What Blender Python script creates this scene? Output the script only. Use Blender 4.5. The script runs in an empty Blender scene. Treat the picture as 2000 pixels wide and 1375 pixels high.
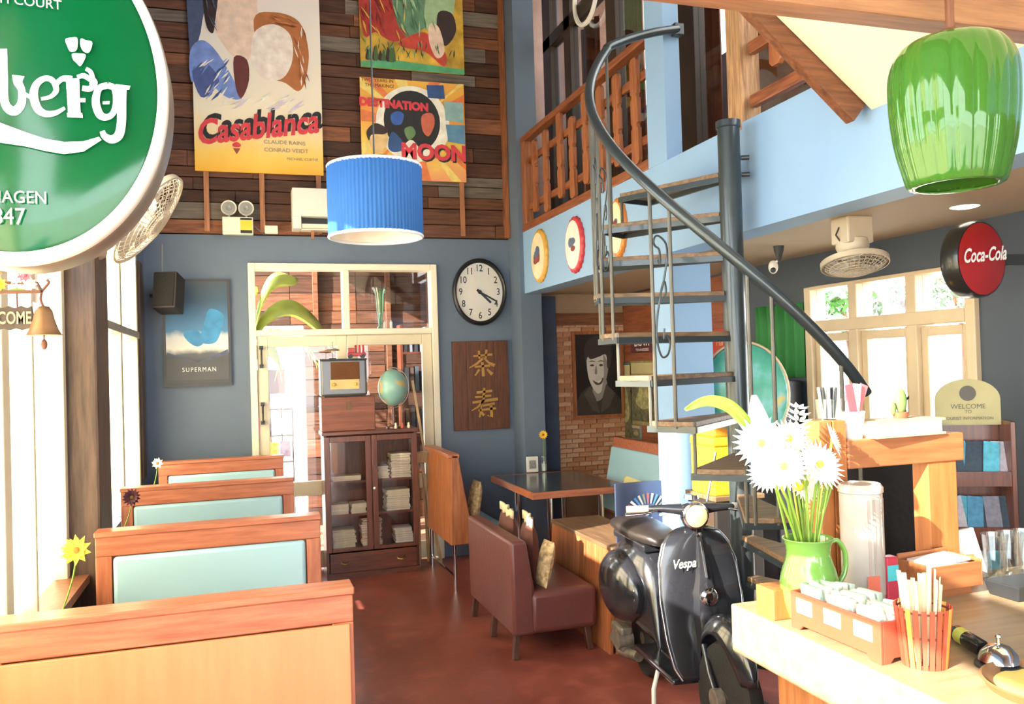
import bpy, bmesh, math, random
from mathutils import Vector, Matrix
random.seed(7)
PI = math.pi
SC = bpy.context.scene
COL = SC.collection

# ------------------------------------------------------------------ camera
CAM_H = 1.65
FOC = 1644.0                      # focal length in pixels of the 2000 px wide frame
YAW, PITCH, ROLL = math.radians(17.8), math.radians(.92), math.radians(1.72)
cF = Vector((math.sin(YAW)*math.cos(PITCH), math.cos(YAW)*math.cos(PITCH), math.sin(PITCH)))
cR0 = Vector((math.cos(YAW), -math.sin(YAW), 0)); cU0 = cR0.cross(cF)
cR = math.cos(ROLL)*cR0 - math.sin(ROLL)*cU0
cU = math.sin(ROLL)*cR0 + math.cos(ROLL)*cU0
camd = bpy.data.cameras.new('camera'); cam = bpy.data.objects.new('camera', camd); COL.objects.link(cam)
camd.sensor_width = 36; camd.lens = 36*FOC/2000; camd.clip_start = .02; camd.clip_end = 200
cam.matrix_world = Matrix(((cR.x, cU.x, -cF.x, 0), (cR.y, cU.y, -cF.y, 0), (cR.z, cU.z, -cF.z, CAM_H), (0, 0, 0, 1)))
SC.camera = cam
def P(x, y, X=None, Y=None, Z=None):
    """the point of the place that the photograph shows at a pixel, on a known wall or level"""
    v = cF*FOC + cR*(x-1000) - cU*(y-687.5)
    s = X/v.x if X is not None else Y/v.y if Y is not None else (Z-CAM_H)/v.z
    return Vector((0, 0, CAM_H)) + v*s

# ------------------------------------------------------------------ sky, sun, exposure
W = bpy.data.worlds.new('sky'); SC.world = W; W.use_nodes = True
bg = W.node_tree.nodes['Background']; bg.inputs[0].default_value = (.90, .96, 1.0, 1); bg.inputs[1].default_value = 6.5
sund = bpy.data.lights.new('sun', 'SUN'); sun = bpy.data.objects.new('sun', sund); COL.objects.link(sun)
sund.energy = 15; sund.angle = .009; sund.color = (1, .93, .80)
sun.rotation_euler = Vector((-.80, -.30, .43)).to_track_quat('Z', 'Y').to_euler(); sun.location = (-6, -2, 6)
VS = SC.view_settings
VS.view_transform = 'Standard'; VS.look = 'None'; VS.gamma = 1; VS.use_curve_mapping = False; VS.exposure = .75
SC.cycles.max_bounces = 8; SC.cycles.diffuse_bounces = 5; SC.cycles.transparent_max_bounces = 16
SC.cycles.caustics_reflective = False; SC.cycles.caustics_refractive = False

# ------------------------------------------------------------------ helpers: materials
def lin(c):
    if isinstance(c, str): c = tuple(int(c[i:i+2], 16)/255 for i in (0, 2, 4))
    return tuple(x/12.92 if x <= .04045 else ((x+.055)/1.055)**2.4 for x in c[:3]) + (1,)
MATS = {}
def base(name):
    m = bpy.data.materials.new(name); m.use_nodes = True
    return m, m.node_tree, m.node_tree.nodes['Principled BSDF']
def mat(name, col, rough=.5, metal=0, var=.12, scale=6, bump=0, coat=0, emit=0, spec=None, bscale=60):
    """plain painted / moulded surface with a little procedural mottling"""
    if name in MATS: return MATS[name]
    m, t, b = base(name); L = t.links
    c = lin(col); b.inputs['Roughness'].default_value = rough; b.inputs['Metallic'].default_value = metal
    tc = t.nodes.new('ShaderNodeTexCoord'); n = t.nodes.new('ShaderNodeTexNoise')
    n.inputs['Scale'].default_value = scale; n.inputs['Detail'].default_value = 4; L.new(tc.outputs['Object'], n.inputs['Vector'])
    r = t.nodes.new('ShaderNodeValToRGB'); L.new(n.outputs['Fac'], r.inputs['Fac'])
    r.color_ramp.elements[0].position = .3; r.color_ramp.elements[1].position = .7
    r.color_ramp.elements[0].color = tuple(x*(1-var) for x in c[:3])+(1,); r.color_ramp.elements[1].color = tuple(min(1, x*(1+var)) for x in c[:3])+(1,)
    L.new(r.outputs['Color'], b.inputs['Base Color'])
    if bump:
        n2 = t.nodes.new('ShaderNodeTexNoise'); n2.inputs['Scale'].default_value = bscale; L.new(tc.outputs['Object'], n2.inputs['Vector'])
        bp = t.nodes.new('ShaderNodeBump'); bp.inputs['Strength'].default_value = bump; bp.inputs['Distance'].default_value = .01
        L.new(n2.outputs['Fac'], bp.inputs['Height']); L.new(bp.outputs['Normal'], b.inputs['Normal'])
    if coat: b.inputs['Coat Weight'].default_value = coat; b.inputs['Coat Roughness'].default_value = .08
    if emit: b.inputs['Emission Color'].default_value = c; b.inputs['Emission Strength'].default_value = emit
    if spec is not None: b.inputs['Specular IOR Level'].default_value = spec
    MATS[name] = m; return m
def wood(name, c1, c2, axis='x', scale=5, rough=.45, rand=.0, stretch=12, bump=.15, coat=0):
    """grain stretched along one axis; every object that shares it gets its own shift of tone"""
    if name in MATS: return MATS[name]
    m, t, b = base(name); L = t.links
    tc = t.nodes.new('ShaderNodeTexCoord'); mp = t.nodes.new('ShaderNodeMapping'); L.new(tc.outputs['Object'], mp.inputs['Vector'])
    s = [stretch]*3; s['xyz'.index(axis)] = 1; mp.inputs['Scale'].default_value = s
    oi = t.nodes.new('ShaderNodeObjectInfo')
    ad = t.nodes.new('ShaderNodeVectorMath'); ad.operation = 'ADD'; L.new(mp.outputs['Vector'], ad.inputs[0])
    ml = t.nodes.new('ShaderNodeMath'); ml.operation = 'MULTIPLY'; ml.inputs[1].default_value = 37; L.new(oi.outputs['Random'], ml.inputs[0]); L.new(ml.outputs[0], ad.inputs[1])
    n = t.nodes.new('ShaderNodeTexNoise'); n.inputs['Scale'].default_value = scale; n.inputs['Detail'].default_value = 7; n.inputs['Roughness'].default_value = .62; L.new(ad.outputs[0], n.inputs['Vector'])
    r = t.nodes.new('ShaderNodeValToRGB'); L.new(n.outputs['Fac'], r.inputs['Fac'])
    r.color_ramp.elements[0].position = .32; r.color_ramp.elements[1].position = .68
    r.color_ramp.elements[0].color = lin(c1); r.color_ramp.elements[1].color = lin(c2)
    out = r.outputs['Color']
    if rand:
        hs = t.nodes.new('ShaderNodeHueSaturation'); L.new(out, hs.inputs['Color'])
        mr = t.nodes.new('ShaderNodeMapRange'); mr.inputs['To Min'].default_value = 1-rand; mr.inputs['To Max'].default_value = 1+rand
        L.new(oi.outputs['Random'], mr.inputs['Value']); L.new(mr.outputs[0], hs.inputs['Value']); out = hs.outputs['Color']
    L.new(out, b.inputs['Base Color']); b.inputs['Roughness'].default_value = rough
    if bump:
        bp = t.nodes.new('ShaderNodeBump'); bp.inputs['Strength'].default_value = bump; bp.inputs['Distance'].default_value = .004
        L.new(n.outputs['Fac'], bp.inputs['Height']); L.new(bp.outputs['Normal'], b.inputs['Normal'])
    if coat: b.inputs['Coat Weight'].default_value = coat; b.inputs['Coat Roughness'].default_value = .15
    MATS[name] = m; return m
def glass(name, tint=(1, 1, 1), refl=.035, rough=.02):
    """thin pane: see-through with a glossy reflection"""
    if name in MATS: return MATS[name]
    m, t, b = base(name); L = t.links; t.nodes.remove(b); o = t.nodes['Material Output']
    tr = t.nodes.new('ShaderNodeBsdfTransparent'); tr.inputs[0].default_value = tint+(1,)
    gl = t.nodes.new('ShaderNodeBsdfGlossy'); gl.inputs['Roughness'].default_value = rough
    lw = t.nodes.new('ShaderNodeLayerWeight'); pw = t.nodes.new('ShaderNodeMath'); pw.operation = 'POWER'; pw.inputs[1].default_value = 4; L.new(lw.outputs['Facing'], pw.inputs[0])
    ad = t.nodes.new('ShaderNodeMath'); ad.operation = 'MULTIPLY_ADD'; ad.use_clamp = True; ad.inputs[1].default_value = .6; ad.inputs[2].default_value = refl; L.new(pw.outputs[0], ad.inputs[0])
    mx = t.nodes.new('ShaderNodeMixShader'); L.new(ad.outputs[0], mx.inputs[0]); L.new(tr.outputs[0], mx.inputs[1]); L.new(gl.outputs[0], mx.inputs[2])
    L.new(mx.outputs[0], o.inputs[0]); MATS[name] = m; return m
def grad(name, stops, axis='z', lo=0, hi=1, rough=.5, noise=.0, nscale=4, coat=0):
    """print whose ink runs through several colours along one axis of the object"""
    if name in MATS: return MATS[name]
    m, t, b = base(name); L = t.links
    tc = t.nodes.new('ShaderNodeTexCoord'); sp = t.nodes.new('ShaderNodeSeparateXYZ'); L.new(tc.outputs['Object'], sp.inputs[0])
    mr = t.nodes.new('ShaderNodeMapRange'); mr.inputs['From Min'].default_value = lo; mr.inputs['From Max'].default_value = hi; L.new(sp.outputs['xyz'.index(axis)], mr.inputs['Value'])
    src = mr.outputs[0]
    if noise:
        n = t.nodes.new('ShaderNodeTexNoise'); n.inputs['Scale'].default_value = nscale; n.inputs['Detail'].default_value = 5; L.new(tc.outputs['Object'], n.inputs['Vector'])
        a = t.nodes.new('ShaderNodeMath'); a.operation = 'MULTIPLY_ADD'; a.inputs[1].default_value = noise*2; L.new(n.outputs['Fac'], a.inputs[0])
        s2 = t.nodes.new('ShaderNodeMath'); s2.operation = 'SUBTRACT'; s2.inputs[1].default_value = noise; L.new(src, s2.inputs[0]); L.new(s2.outputs[0], a.inputs[2]); src = a.outputs[0]
    r = t.nodes.new('ShaderNodeValToRGB'); L.new(src, r.inputs['Fac'])
    e = r.color_ramp.elements
    while len(e) < len(stops): e.new(.5)
    for i, (p, c) in enumerate(stops): e[i].position = p; e[i].color = lin(c)
    L.new(r.outputs['Color'], b.inputs['Base Color']); b.inputs['Roughness'].default_value = rough
    if coat: b.inputs['Coat Weight'].default_value = coat
    MATS[name] = m; return m

# ------------------------------------------------------------------ helpers: meshes
class MB:
    def __init__(s): s.v = []; s.f = []; s.mi = []; s.cur = 0
    def add(s, vs, fs):
        o = len(s.v); s.v += [tuple(x) for x in vs]; s.f += [tuple(i+o for i in f) for f in fs]; s.mi += [s.cur]*len(fs); return s
    def box(s, a, b):
        (x0, y0, z0), (x1, y1, z1) = a, b
        return s.add([(x0, y0, z0), (x1, y0, z0), (x1, y1, z0), (x0, y1, z0), (x0, y0, z1), (x1, y0, z1), (x1, y1, z1), (x0, y1, z1)],
                     [(0, 3, 2, 1), (4, 5, 6, 7), (0, 1, 5, 4), (1, 2, 6, 5), (2, 3, 7, 6), (3, 0, 4, 7)])
    def obox(s, c, sz, M=None):
        h = [x/2 for x in sz]; c = Vector(c); M = M or Matrix.Identity(3)
        vs = [c + M @ Vector((sx*h[0], sy*h[1], sz_*h[2])) for sz_ in (-1, 1) for sx, sy in ((-1, -1), (1, -1), (1, 1), (-1, 1))]
        return s.add(vs, [(0, 3, 2, 1), (4, 5, 6, 7), (0, 1, 5, 4), (1, 2, 6, 5), (2, 3, 7, 6), (3, 0, 4, 7)])
    def bar(s, p, q, w, h, up=(0, 0, 1)):
        """straight timber of section w x h from p to q"""
        p, q = Vector(p), Vector(q); d = (q-p).normalized(); u = Vector(up)
        sd = d.cross(u)
        if sd.length < 1e-4: sd = d.cross(Vector((1, 0, 0)))
        sd.normalize(); u = sd.cross(d)
        M = Matrix((d, sd, u)).transposed(); return s.obox((p+q)/2, ((q-p).length, w, h), M)
    def tube(s, pts, r, n=10, closed=False, cap=True, sq=1):
        pts = [Vector(p) for p in pts]; m = len(pts); rs = r if isinstance(r, (list, tuple)) else [r]*m
        vs = []; prev = None
        for i, p in enumerate(pts):
            d = (pts[(i+1) % m]-pts[i-1]) if closed else pts[min(i+1, m-1)]-pts[max(i-1, 0)]
            d.normalize()
            if prev is None:
                a = d.cross(Vector((0, 0, 1)))
                if a.length < 1e-3: a = d.cross(Vector((1, 0, 0)))
            else: a = prev - d*prev.dot(d)
            a.normalize(); prev = a; b = d.cross(a)
            vs += [p + (a*math.cos(2*PI*k/n) + b*math.sin(2*PI*k/n)*sq)*rs[i] for k in range(n)]
        fs = []
        for i in range(m if closed else m-1):
            j = (i+1) % m
            fs += [(i*n+k, i*n+(k+1) % n, j*n+(k+1) % n, j*n+k) for k in range(n)]
        if cap and not closed: fs += [tuple(range(n-1, -1, -1)), tuple((m-1)*n+k for k in range(n))]
        return s.add(vs, fs)
    def cyl(s, p, q, r, r2=None, n=20): return s.tube([p, q], [r, r if r2 is None else r2], n)
    def lathe(s, prof, n=32, c=(0, 0, 0), sx=1, sy=1, M=None, rib=None, cap=True):
        """profile [(radius, height)] turned about z"""
        c = Vector(c); M = M or Matrix.Identity(3); vs = []
        for r, z in prof:
            for k in range(n):
                a = 2*PI*k/n; q = r*(rib(a, z) if rib else 1)
                vs.append(c + M @ Vector((q*math.cos(a)*sx, q*math.sin(a)*sy, z)))
        fs = [(i*n+k, i*n+(k+1) % n, (i+1)*n+(k+1) % n, (i+1)*n+k) for i in range(len(prof)-1) for k in range(n)]
        if cap:
            if prof[0][0] > 1e-6: fs.append(tuple(range(n-1, -1, -1)))
            if prof[-1][0] > 1e-6: fs.append(tuple((len(prof)-1)*n+k for k in range(n)))
        return s.add(vs, fs)
    def prism(s, poly, o, u, v, n):
        """2-D outline in the plane (o; u, v) pushed out along the vector n"""
        o, u, v, n = map(Vector, (o, u, v, n)); k = len(poly)
        a = [o+u*x+v*y for x, y in poly]; vs = a + [p+n for p in a]
        fs = [tuple(range(k-1, -1, -1)), tuple(range(k, 2*k))] + [(i, (i+1) % k, k+(i+1) % k, k+i) for i in range(k)]
        return s.add(vs, fs)
    def flat(s, poly, o, u, v):
        o, u, v = map(Vector, (o, u, v)); return s.add([o+u*x+v*y for x, y in poly], [tuple(range(len(poly)))])
    def sphere(s, c, r, n=16, m=10, sc=(1, 1, 1), M=None):
        c = Vector(c); M = M or Matrix.Identity(3); prof = []
        vs = [c+M@Vector((0, 0, -r*sc[2]))]
        for i in range(1, m):
            t = PI*i/m
            vs += [c+M@Vector((r*sc[0]*math.sin(t)*math.cos(2*PI*k/n), r*sc[1]*math.sin(t)*math.sin(2*PI*k/n), -r*sc[2]*math.cos(t))) for k in range(n)]
        vs.append(c+M@Vector((0, 0, r*sc[2]))); e = len(vs)-1
        fs = [(0, 1+(k+1) % n, 1+k) for k in range(n)]
        for i in range(m-2): fs += [(1+i*n+k, 1+i*n+(k+1) % n, 1+(i+1)*n+(k+1) % n, 1+(i+1)*n+k) for k in range(n)]
        fs += [(e, 1+(m-2)*n+k, 1+(m-2)*n+(k+1) % n) for k in range(n)]
        return s.add(vs, fs)
    def grid(s, fn, nu, nv, closed_u=False):
        vs = [fn(i/(nu if closed_u else nu-1), j/(nv-1)) for j in range(nv) for i in range(nu)]
        fs = []
        for j in range(nv-1):
            for i in range(nu if closed_u else nu-1):
                k = (i+1) % nu; fs.append((j*nu+i, j*nu+k, (j+1)*nu+k, (j+1)*nu+i))
        return s.add(vs, fs)
    def build(s, name, m, parent=None, smooth=None, bevel=0, seg=2, kind=None, solid=0, sub=0, fix=True, w=False):
        me = bpy.data.meshes.new(name); vs = s.v
        if parent is not None and w:
            off = Vector((0, 0, 0)); q = parent
            while q is not None: off += q.location; q = q.parent
            vs = [(x-off.x, y-off.y, z-off.z) for x, y, z in vs]
        me.from_pydata(vs, [], s.f)
        for mm in (m if isinstance(m, (list, tuple)) else [m]): me.materials.append(mm)
        if isinstance(m, (list, tuple)): me.polygons.foreach_set('material_index', s.mi)
        if fix:
            bm = bmesh.new(); bm.from_mesh(me); bmesh.ops.recalc_face_normals(bm, faces=bm.faces); bm.to_mesh(me); bm.free()
        if smooth is not None:
            me.shade_smooth(); me.set_sharp_from_angle(angle=math.radians(smooth))
        ob = bpy.data.objects.new(name, me); COL.objects.link(ob)
        if parent is not None: ob.parent = parent
        if solid: md = ob.modifiers.new('s', 'SOLIDIFY'); md.thickness = solid; md.offset = 0
        if bevel: md = ob.modifiers.new('b', 'BEVEL'); md.width = bevel; md.segments = seg; md.limit_method = 'ANGLE'; md.angle_limit = .6
        if sub: md = ob.modifiers.new('u', 'SUBSURF'); md.levels = sub; md.render_levels = sub
        if kind: ob['kind'] = kind
        return ob
def tag(o, label, cat, group=None, kind=None):
    o['label'] = label
    if cat: o['category'] = cat
    if group: o['group'] = group
    if kind: o['kind'] = kind
    return o
def thing(name, label, cat, loc=(0, 0, 0), rz=0, group=None, rot=None):
    o = bpy.data.objects.new(name, None); COL.objects.link(o); o.empty_display_size = .05
    o.location = loc; o.rotation_euler = rot if rot else (0, 0, rz); return tag(o, label, cat, group)
def struct(mb, name, m, label=None, **k):
    o = mb.build(name, m, kind='structure', **k)
    if label: o['label'] = label
    return o
def copy_tree(o, parent=None):
    c = o.copy(); COL.objects.link(c); c.parent = parent
    for ch in list(o.children): copy_tree(ch, c)
    return c
def spline(pts, n=8, closed=True):
    """smooth outline through a few points"""
    out = []; m = len(pts)
    for i in range(m if closed else m-1):
        g = (lambda j: pts[j % m]) if closed else (lambda j: pts[max(0, min(m-1, j))])
        p0, p1, p2, p3 = (Vector(g(i+k)) for k in (-1, 0, 1, 2))
        for k in range(n):
            t = k/n
            out.append(.5*((2*p1)+(p2-p0)*t+(2*p0-5*p1+4*p2-p3)*t*t+(3*p1-p0-3*p2+p3)*t**3))
    if not closed: out.append(Vector(pts[-1]))
    return out
def ell(cx, cy, rx, ry, n=32, a0=0, a1=2*PI):
    full = abs(a1-a0-2*PI) < 1e-6
    return [(cx+rx*math.cos(a0+(a1-a0)*k/(n if full else n-1)), cy+ry*math.sin(a0+(a1-a0)*k/(n if full else n-1))) for k in range(n)]
def stroke(pts, w):
    """brush stroke: centre line with a width at each point -> outline"""
    pts = [Vector(p) for p in pts]; m = len(pts); ws = w if isinstance(w, (list, tuple)) else [w]*m; L_, R_ = [], []
    for i, p in enumerate(pts):
        d = pts[min(i+1, m-1)]-pts[max(i-1, 0)]; d.normalize(); nrm = Vector((-d.y, d.x)); L_.append(p+nrm*ws[i]/2); R_.append(p-nrm*ws[i]/2)
    return L_ + R_[::-1]
class Print:
    """flat ink laid on a surface: outlines in the unit square of the sheet, each a hair above the last"""
    def __init__(s, o, u, v, n): s.o, s.u, s.v, s.n = map(Vector, (o, u, v, n)); s.k = 0; s.mb = MB(); s.m = []
    def ink(s, poly, m):
        s.k += 1
        if m not in s.m: s.m.append(m)
        s.mb.cur = s.m.index(m); s.mb.flat([tuple(p)[:2] for p in poly], s.o+s.n*(.0004*s.k+.0006), s.u, s.v); return s
    def rect(s, x0, y0, x1, y1, m): return s.ink([(x0, y0), (x1, y0), (x1, y1), (x0, y1)], m)
    def build(s, name, parent, w=True): return s.mb.build(name, s.m, parent, fix=False, w=w)
def text(name, body, size, m, parent, o, u, v, extrude=.0008, bold=0, shear=0, align='CENTER', sx=1, w=True, curve=None, space=1):
    """lettering as thin raised geometry in the plane (o; u, v)"""
    cu = bpy.data.curves.new(name, 'FONT'); cu.body = body; cu.size = size; cu.align_x = align; cu.align_y = 'CENTER'
    cu.offset = bold; cu.shear = shear; cu.resolution_u = 3; cu.extrude = 0; cu.space_character = space
    ob = bpy.data.objects.new(name, cu); COL.objects.link(ob)
    dg = bpy.context.evaluated_depsgraph_get(); me = bpy.data.meshes.new_from_object(ob.evaluated_get(dg)); bpy.data.objects.remove(ob)
    me.name = name; u, v, o = Vector(u).normalized(), Vector(v).normalized(), Vector(o); nn = u.cross(v)
    off = Vector((0, 0, 0))
    if parent is not None and w:
        q = parent
        while q is not None: off += q.location; q = q.parent
    for vt in me.vertices:
        x, y = vt.co.x*sx, vt.co.y
        if curve: x, y = curve(x, y)
        vt.co = o+u*x+v*y+nn*extrude-off
    me.materials.clear(); me.materials.append(m)
    r = bpy.data.objects.new(name, me); COL.objects.link(r)
    if parent is not None: r.parent = parent
    return r
XA, YA, ZA = Vector((1, 0, 0)), Vector((0, 1, 0)), Vector((0, 0, 1))
# ------------------------------------------------------------------ materials of the setting
m_blue = mat('blue_wall_paint', '647489', .55, var=.07, scale=1.5, bump=.12, bscale=25)
m_band = mat('pale_blue_paint', '8fb3da', .55, var=.06, scale=1.2, bump=.1, bscale=25)
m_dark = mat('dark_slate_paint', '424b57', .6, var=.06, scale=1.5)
m_cream = mat('cream_gloss_paint', 'e2d6b8', .35, var=.06, scale=4)
m_white = mat('white_paint', 'ece8e0', .5, var=.03)
m_beige = mat('beige_ceiling_paint', 'b9a994', .7, var=.04, scale=1)
m_glass = glass('window_glass')
m_brown = wood('brown_timber', '5a3624', '8c5a3c', 'z', 4)
m_brownx = wood('brown_timber_x', '5a3624', '8c5a3c', 'x', 4)
m_browny = wood('brown_timber_y', '6a3a26', '9a6242', 'y', 4)
m_rail = wood('red_brown_timber', '6a3822', '9c5e3c', 'y', 5)
m_bal = wood('baluster_timber', '7c462a', 'ac6c44', 'z', 5)
m_plank = wood('weathered_plank', '3f261c', '6e4632', 'x', 4, rough=.7, rand=.5, bump=.5)
m_plank2 = wood('reddish_plank', '5e3624', '915e40', 'x', 4, rough=.7, rand=.35, bump=.5)
m_plank3 = wood('grey_blue_plank', '5a5048', '857a6e', 'x', 4, rough=.75, rand=.3, bump=.5)
m_black = mat('black_metal', '2b2e31', .4, var=.1)
m_batten = wood('batten_timber', '8e5a3c', 'b87f58', 'z', 5)

def floor_mat():
    m, t, b = base('red_painted_concrete'); L = t.links
    tc = t.nodes.new('ShaderNodeTexCoord')
    def nz(sc, d=6):
        n = t.nodes.new('ShaderNodeTexNoise'); n.inputs['Scale'].default_value = sc; n.inputs['Detail'].default_value = d; n.inputs['Roughness'].default_value = .6; L.new(tc.outputs['Object'], n.inputs['Vector']); return n
    a = nz(1.3); r = t.nodes.new('ShaderNodeValToRGB'); L.new(a.outputs['Fac'], r.inputs['Fac'])
    e = r.color_ramp.elements; e[0].position = .3; e[0].color = lin('7a3c34'); e[1].position = .72; e[1].color = lin('b06456'); k = e.new(.52); k.color = lin('945044')
    b2 = nz(7, 8); r2 = t.nodes.new('ShaderNodeValToRGB'); L.new(b2.outputs['Fac'], r2.inputs['Fac'])
    r2.color_ramp.elements[0].position = .5; r2.color_ramp.elements[0].color = (.55, .5, .5, 1); r2.color_ramp.elements[1].position = .62; r2.color_ramp.elements[1].color = (1, 1, 1, 1)
    mx = t.nodes.new('ShaderNodeMix'); mx.data_type = 'RGBA'; mx.blend_type = 'MULTIPLY'; mx.inputs[0].default_value = .55
    L.new(r.outputs[0], mx.inputs[6]); L.new(r2.outputs[0], mx.inputs[7]); L.new(mx.outputs[2], b.inputs['Base Color'])
    mr = t.nodes.new('ShaderNodeMapRange'); mr.inputs['To Min'].default_value = .22; mr.inputs['To Max'].default_value = .5; L.new(b2.outputs['Fac'], mr.inputs['Value']); L.new(mr.outputs[0], b.inputs['Roughness'])
    bp = t.nodes.new('ShaderNodeBump'); bp.inputs['Strength'].default_value = .12; bp.inputs['Distance'].default_value = .004; L.new(a.outputs['Fac'], bp.inputs['Height']); L.new(bp.outputs[0], b.inputs['Normal'])
    return m
m_floor = floor_mat()

XL, YB, XB, XR = -.72, 7.2, 2.348, 3.43     # left wall, back wall, balcony face, right wall
ZU, ZT = 2.27, 2.80                          # underside and top of the balcony band
ROOF = 5.3

# ------------------------------------------------------------------ the setting
struct(MB().box((-1.0, -4, -.12), (3.55, 7.2, 0)), 'floor', m_floor, 'red painted concrete floor with dark worn stains')
struct(MB().box((-.2, 7.2, -.12), (3.0, 9.5, -.001)), 'floor_back_room', mat('pale_room_floor', 'b98a72', .4))
struct(MB().box((-30, -30, -.3), (30, 40, -.14)), 'ground', mat('sunlit_paving', 'c9c4ba', .8, scale=.6), 'pale paving outside the windows')
mb = MB().box((-1.0, -3.6, ROOF), (3.6, 7.4, ROOF+.1)); struct(mb, 'ceiling_hall', mat('dark_board_ceiling', '6b5a4c', .8))

struct(MB().box((-.95, -3.6, 2.3), (3.55, -3.5, ROOF)).box((2.6, -3.6, 0), (3.55, -3.5, 2.3)), 'wall_rear', mat('dark_board_ceiling', '6b5a4c', .8))
# back wall: blue plaster round the door, old planks above
DX0, DX1, DZ = .062, 1.632, 2.55
mb = MB(); mb.box((-.95, YB, 0), (DX0, YB+.14, 2.78)); mb.box((DX1, YB, 0), (2.42, YB+.14, 2.78)); mb.box((DX0, YB, DZ), (DX1, YB+.14, 2.78))
wall_back = struct(mb, 'wall_back', m_blue, 'blue plastered back wall with old planks above')
MB().box((-.95, YB+.03, 2.78), (2.42, YB+.14, ROOF)).build('backing_board', mat('black_backing', '1f1613', .9), wall_back)
z = 2.785; rowi = 0
while z < 5.0:
    h = random.choice([.085, .10, .115, .13, .14]); x = -.9 + random.uniform(-.3, 0)
    while x < 2.3:
        w = random.uniform(.55, 1.5); x1 = min(x+w, 2.30); x0 = max(x, -.93)
        if x1-x0 > .04:
            d = random.uniform(0, .022); r = random.random()
            m = m_plank if r < .62 else m_plank2 if r < .92 else m_plank3
            MB().box((x0+.002, YB-.012-d, z+.004), (x1-.002, YB+.03, z+h-.004)).build('plank', m, wall_back)
        x = x1
        if x >= 2.3: break
    z += h; rowi += 1
# corner pilaster of the balcony and the timber edge of the plank wall
struct(MB().box((2.31, 6.9, 0), (2.50, 7.34, ROOF)), 'pillar_corner', m_blue, 'blue corner pilaster beside the wall clock')
struct(MB().box((2.262, 7.13, 2.79), (2.305, 7.2, ROOF)), 'trim_1', m_bal)

# left wall: low blue wall, timber post, tall glazed bays
mb = MB(); mb.box((-.92, -3.5, 0), (XL, YB, .78)); mb.box((-.92, 6.66, .78), (XL, YB, 2.85)); mb.box((-.92, -3.5, 3.05), (XL, 4.02, ROOF)); mb.box((-.92, 4.02, 2.85), (XL, YB, ROOF))
struct(mb, 'wall_left', m_blue, 'blue low wall under the left windows')
struct(MB().box((-.93, .2, .78), (-.64, 3.99, .815)), 'sill_left', m_brown)
m_post = wood('dark_post_timber', '33261f', '5f4a3e', 'z', 4, rough=.6)
struct(MB().box((-.86, 4.0, 0), (-.593, 4.34, ROOF)), 'post_timber', m_post, 'thick dark timber post between the left windows', bevel=.012)
def frosted():
    m, t, b = base('frosted_cream_glass'); L = t.links; o = t.nodes['Material Output']; b.inputs['Base Color'].default_value = lin('f2ead6'); b.inputs['Roughness'].default_value = .4
    tr = t.nodes.new('ShaderNodeBsdfTranslucent'); tr.inputs[0].default_value = lin('fff6e2'); mx = t.nodes.new('ShaderNodeMixShader'); mx.inputs[0].default_value = .8
    L.new(b.outputs[0], mx.inputs[1]); L.new(tr.outputs[0], mx.inputs[2]); L.new(mx.outputs[0], o.inputs[0]); return m
m_frost = frosted()
def bay(name, y0, y1, muls, rail, label, sun_block=()):
    w = bpy.data.objects.new(name, None); COL.objects.link(w); w.location = (-.78, (y0+y1)/2, .8); w['kind'] = 'structure'; w['label'] = label
    top = 3.05 if y0 < 1 else 2.85
    for a, b in muls: MB().box((-.80, a, .80), (-.715, b, top)).build('window_stile', m_cream, w, bevel=.006, w=True)
    for q in rail: MB().box((-.80, y0, q-.025), (-.705, y1, q+.025)).build('window_rail', mat('grey_rail_paint', '8f867a', .5), w, bevel=.005, w=True)
    ed = sorted(set([y0, y1]+[v for ab in muls for v in ab])); zs = [.82]+list(rail)+[2.85]
    for a, b in zip(ed, ed[1:]):
        if any(abs(a-p) < 1e-6 and abs(b-q) < 1e-6 for p, q in muls): continue
        for c, d in ((.82, 1.95), (1.95, top)): MB().box((-.765, a, c), (-.761, b, d)).build('pane', m_glass if c > 1 and not any(s <= a < e for s, e in sun_block) else m_frost, w, w=True)
    return w
bay('window_1', .2, 4.0, [(.2, .26), (1.3, 1.34), (2.2, 2.25), (3.0, 3.09), (3.40, 3.43), (3.94, 4.0)], [], 'bright window left of the timber post', ((1.3, 2.2),))  # one unseen bay frosted to full height, added to keep sun off the sign
bay('window_2', 4.34, 6.66, [(4.34, 4.42), (4.98, 5.12), (5.74, 5.82), (6.60, 6.66)], [1.95], 'tall cream window between timber post and back corner', ((4, 7),))  # upper panes frosted as well, added to block sun from the back wall
MB().box((-.81, .2, 2.19), (-.705, 2.25, 2.38)).build('shade_board', m_cream, bpy.data.objects['window_1'], bevel=.005, w=True)  # unseen board added to cast a strip of shade across the counter
struct(MB().box((-.73, 6.70, .9), (-.70, 6.90, 2.5)), 'trim_2', m_post)

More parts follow.
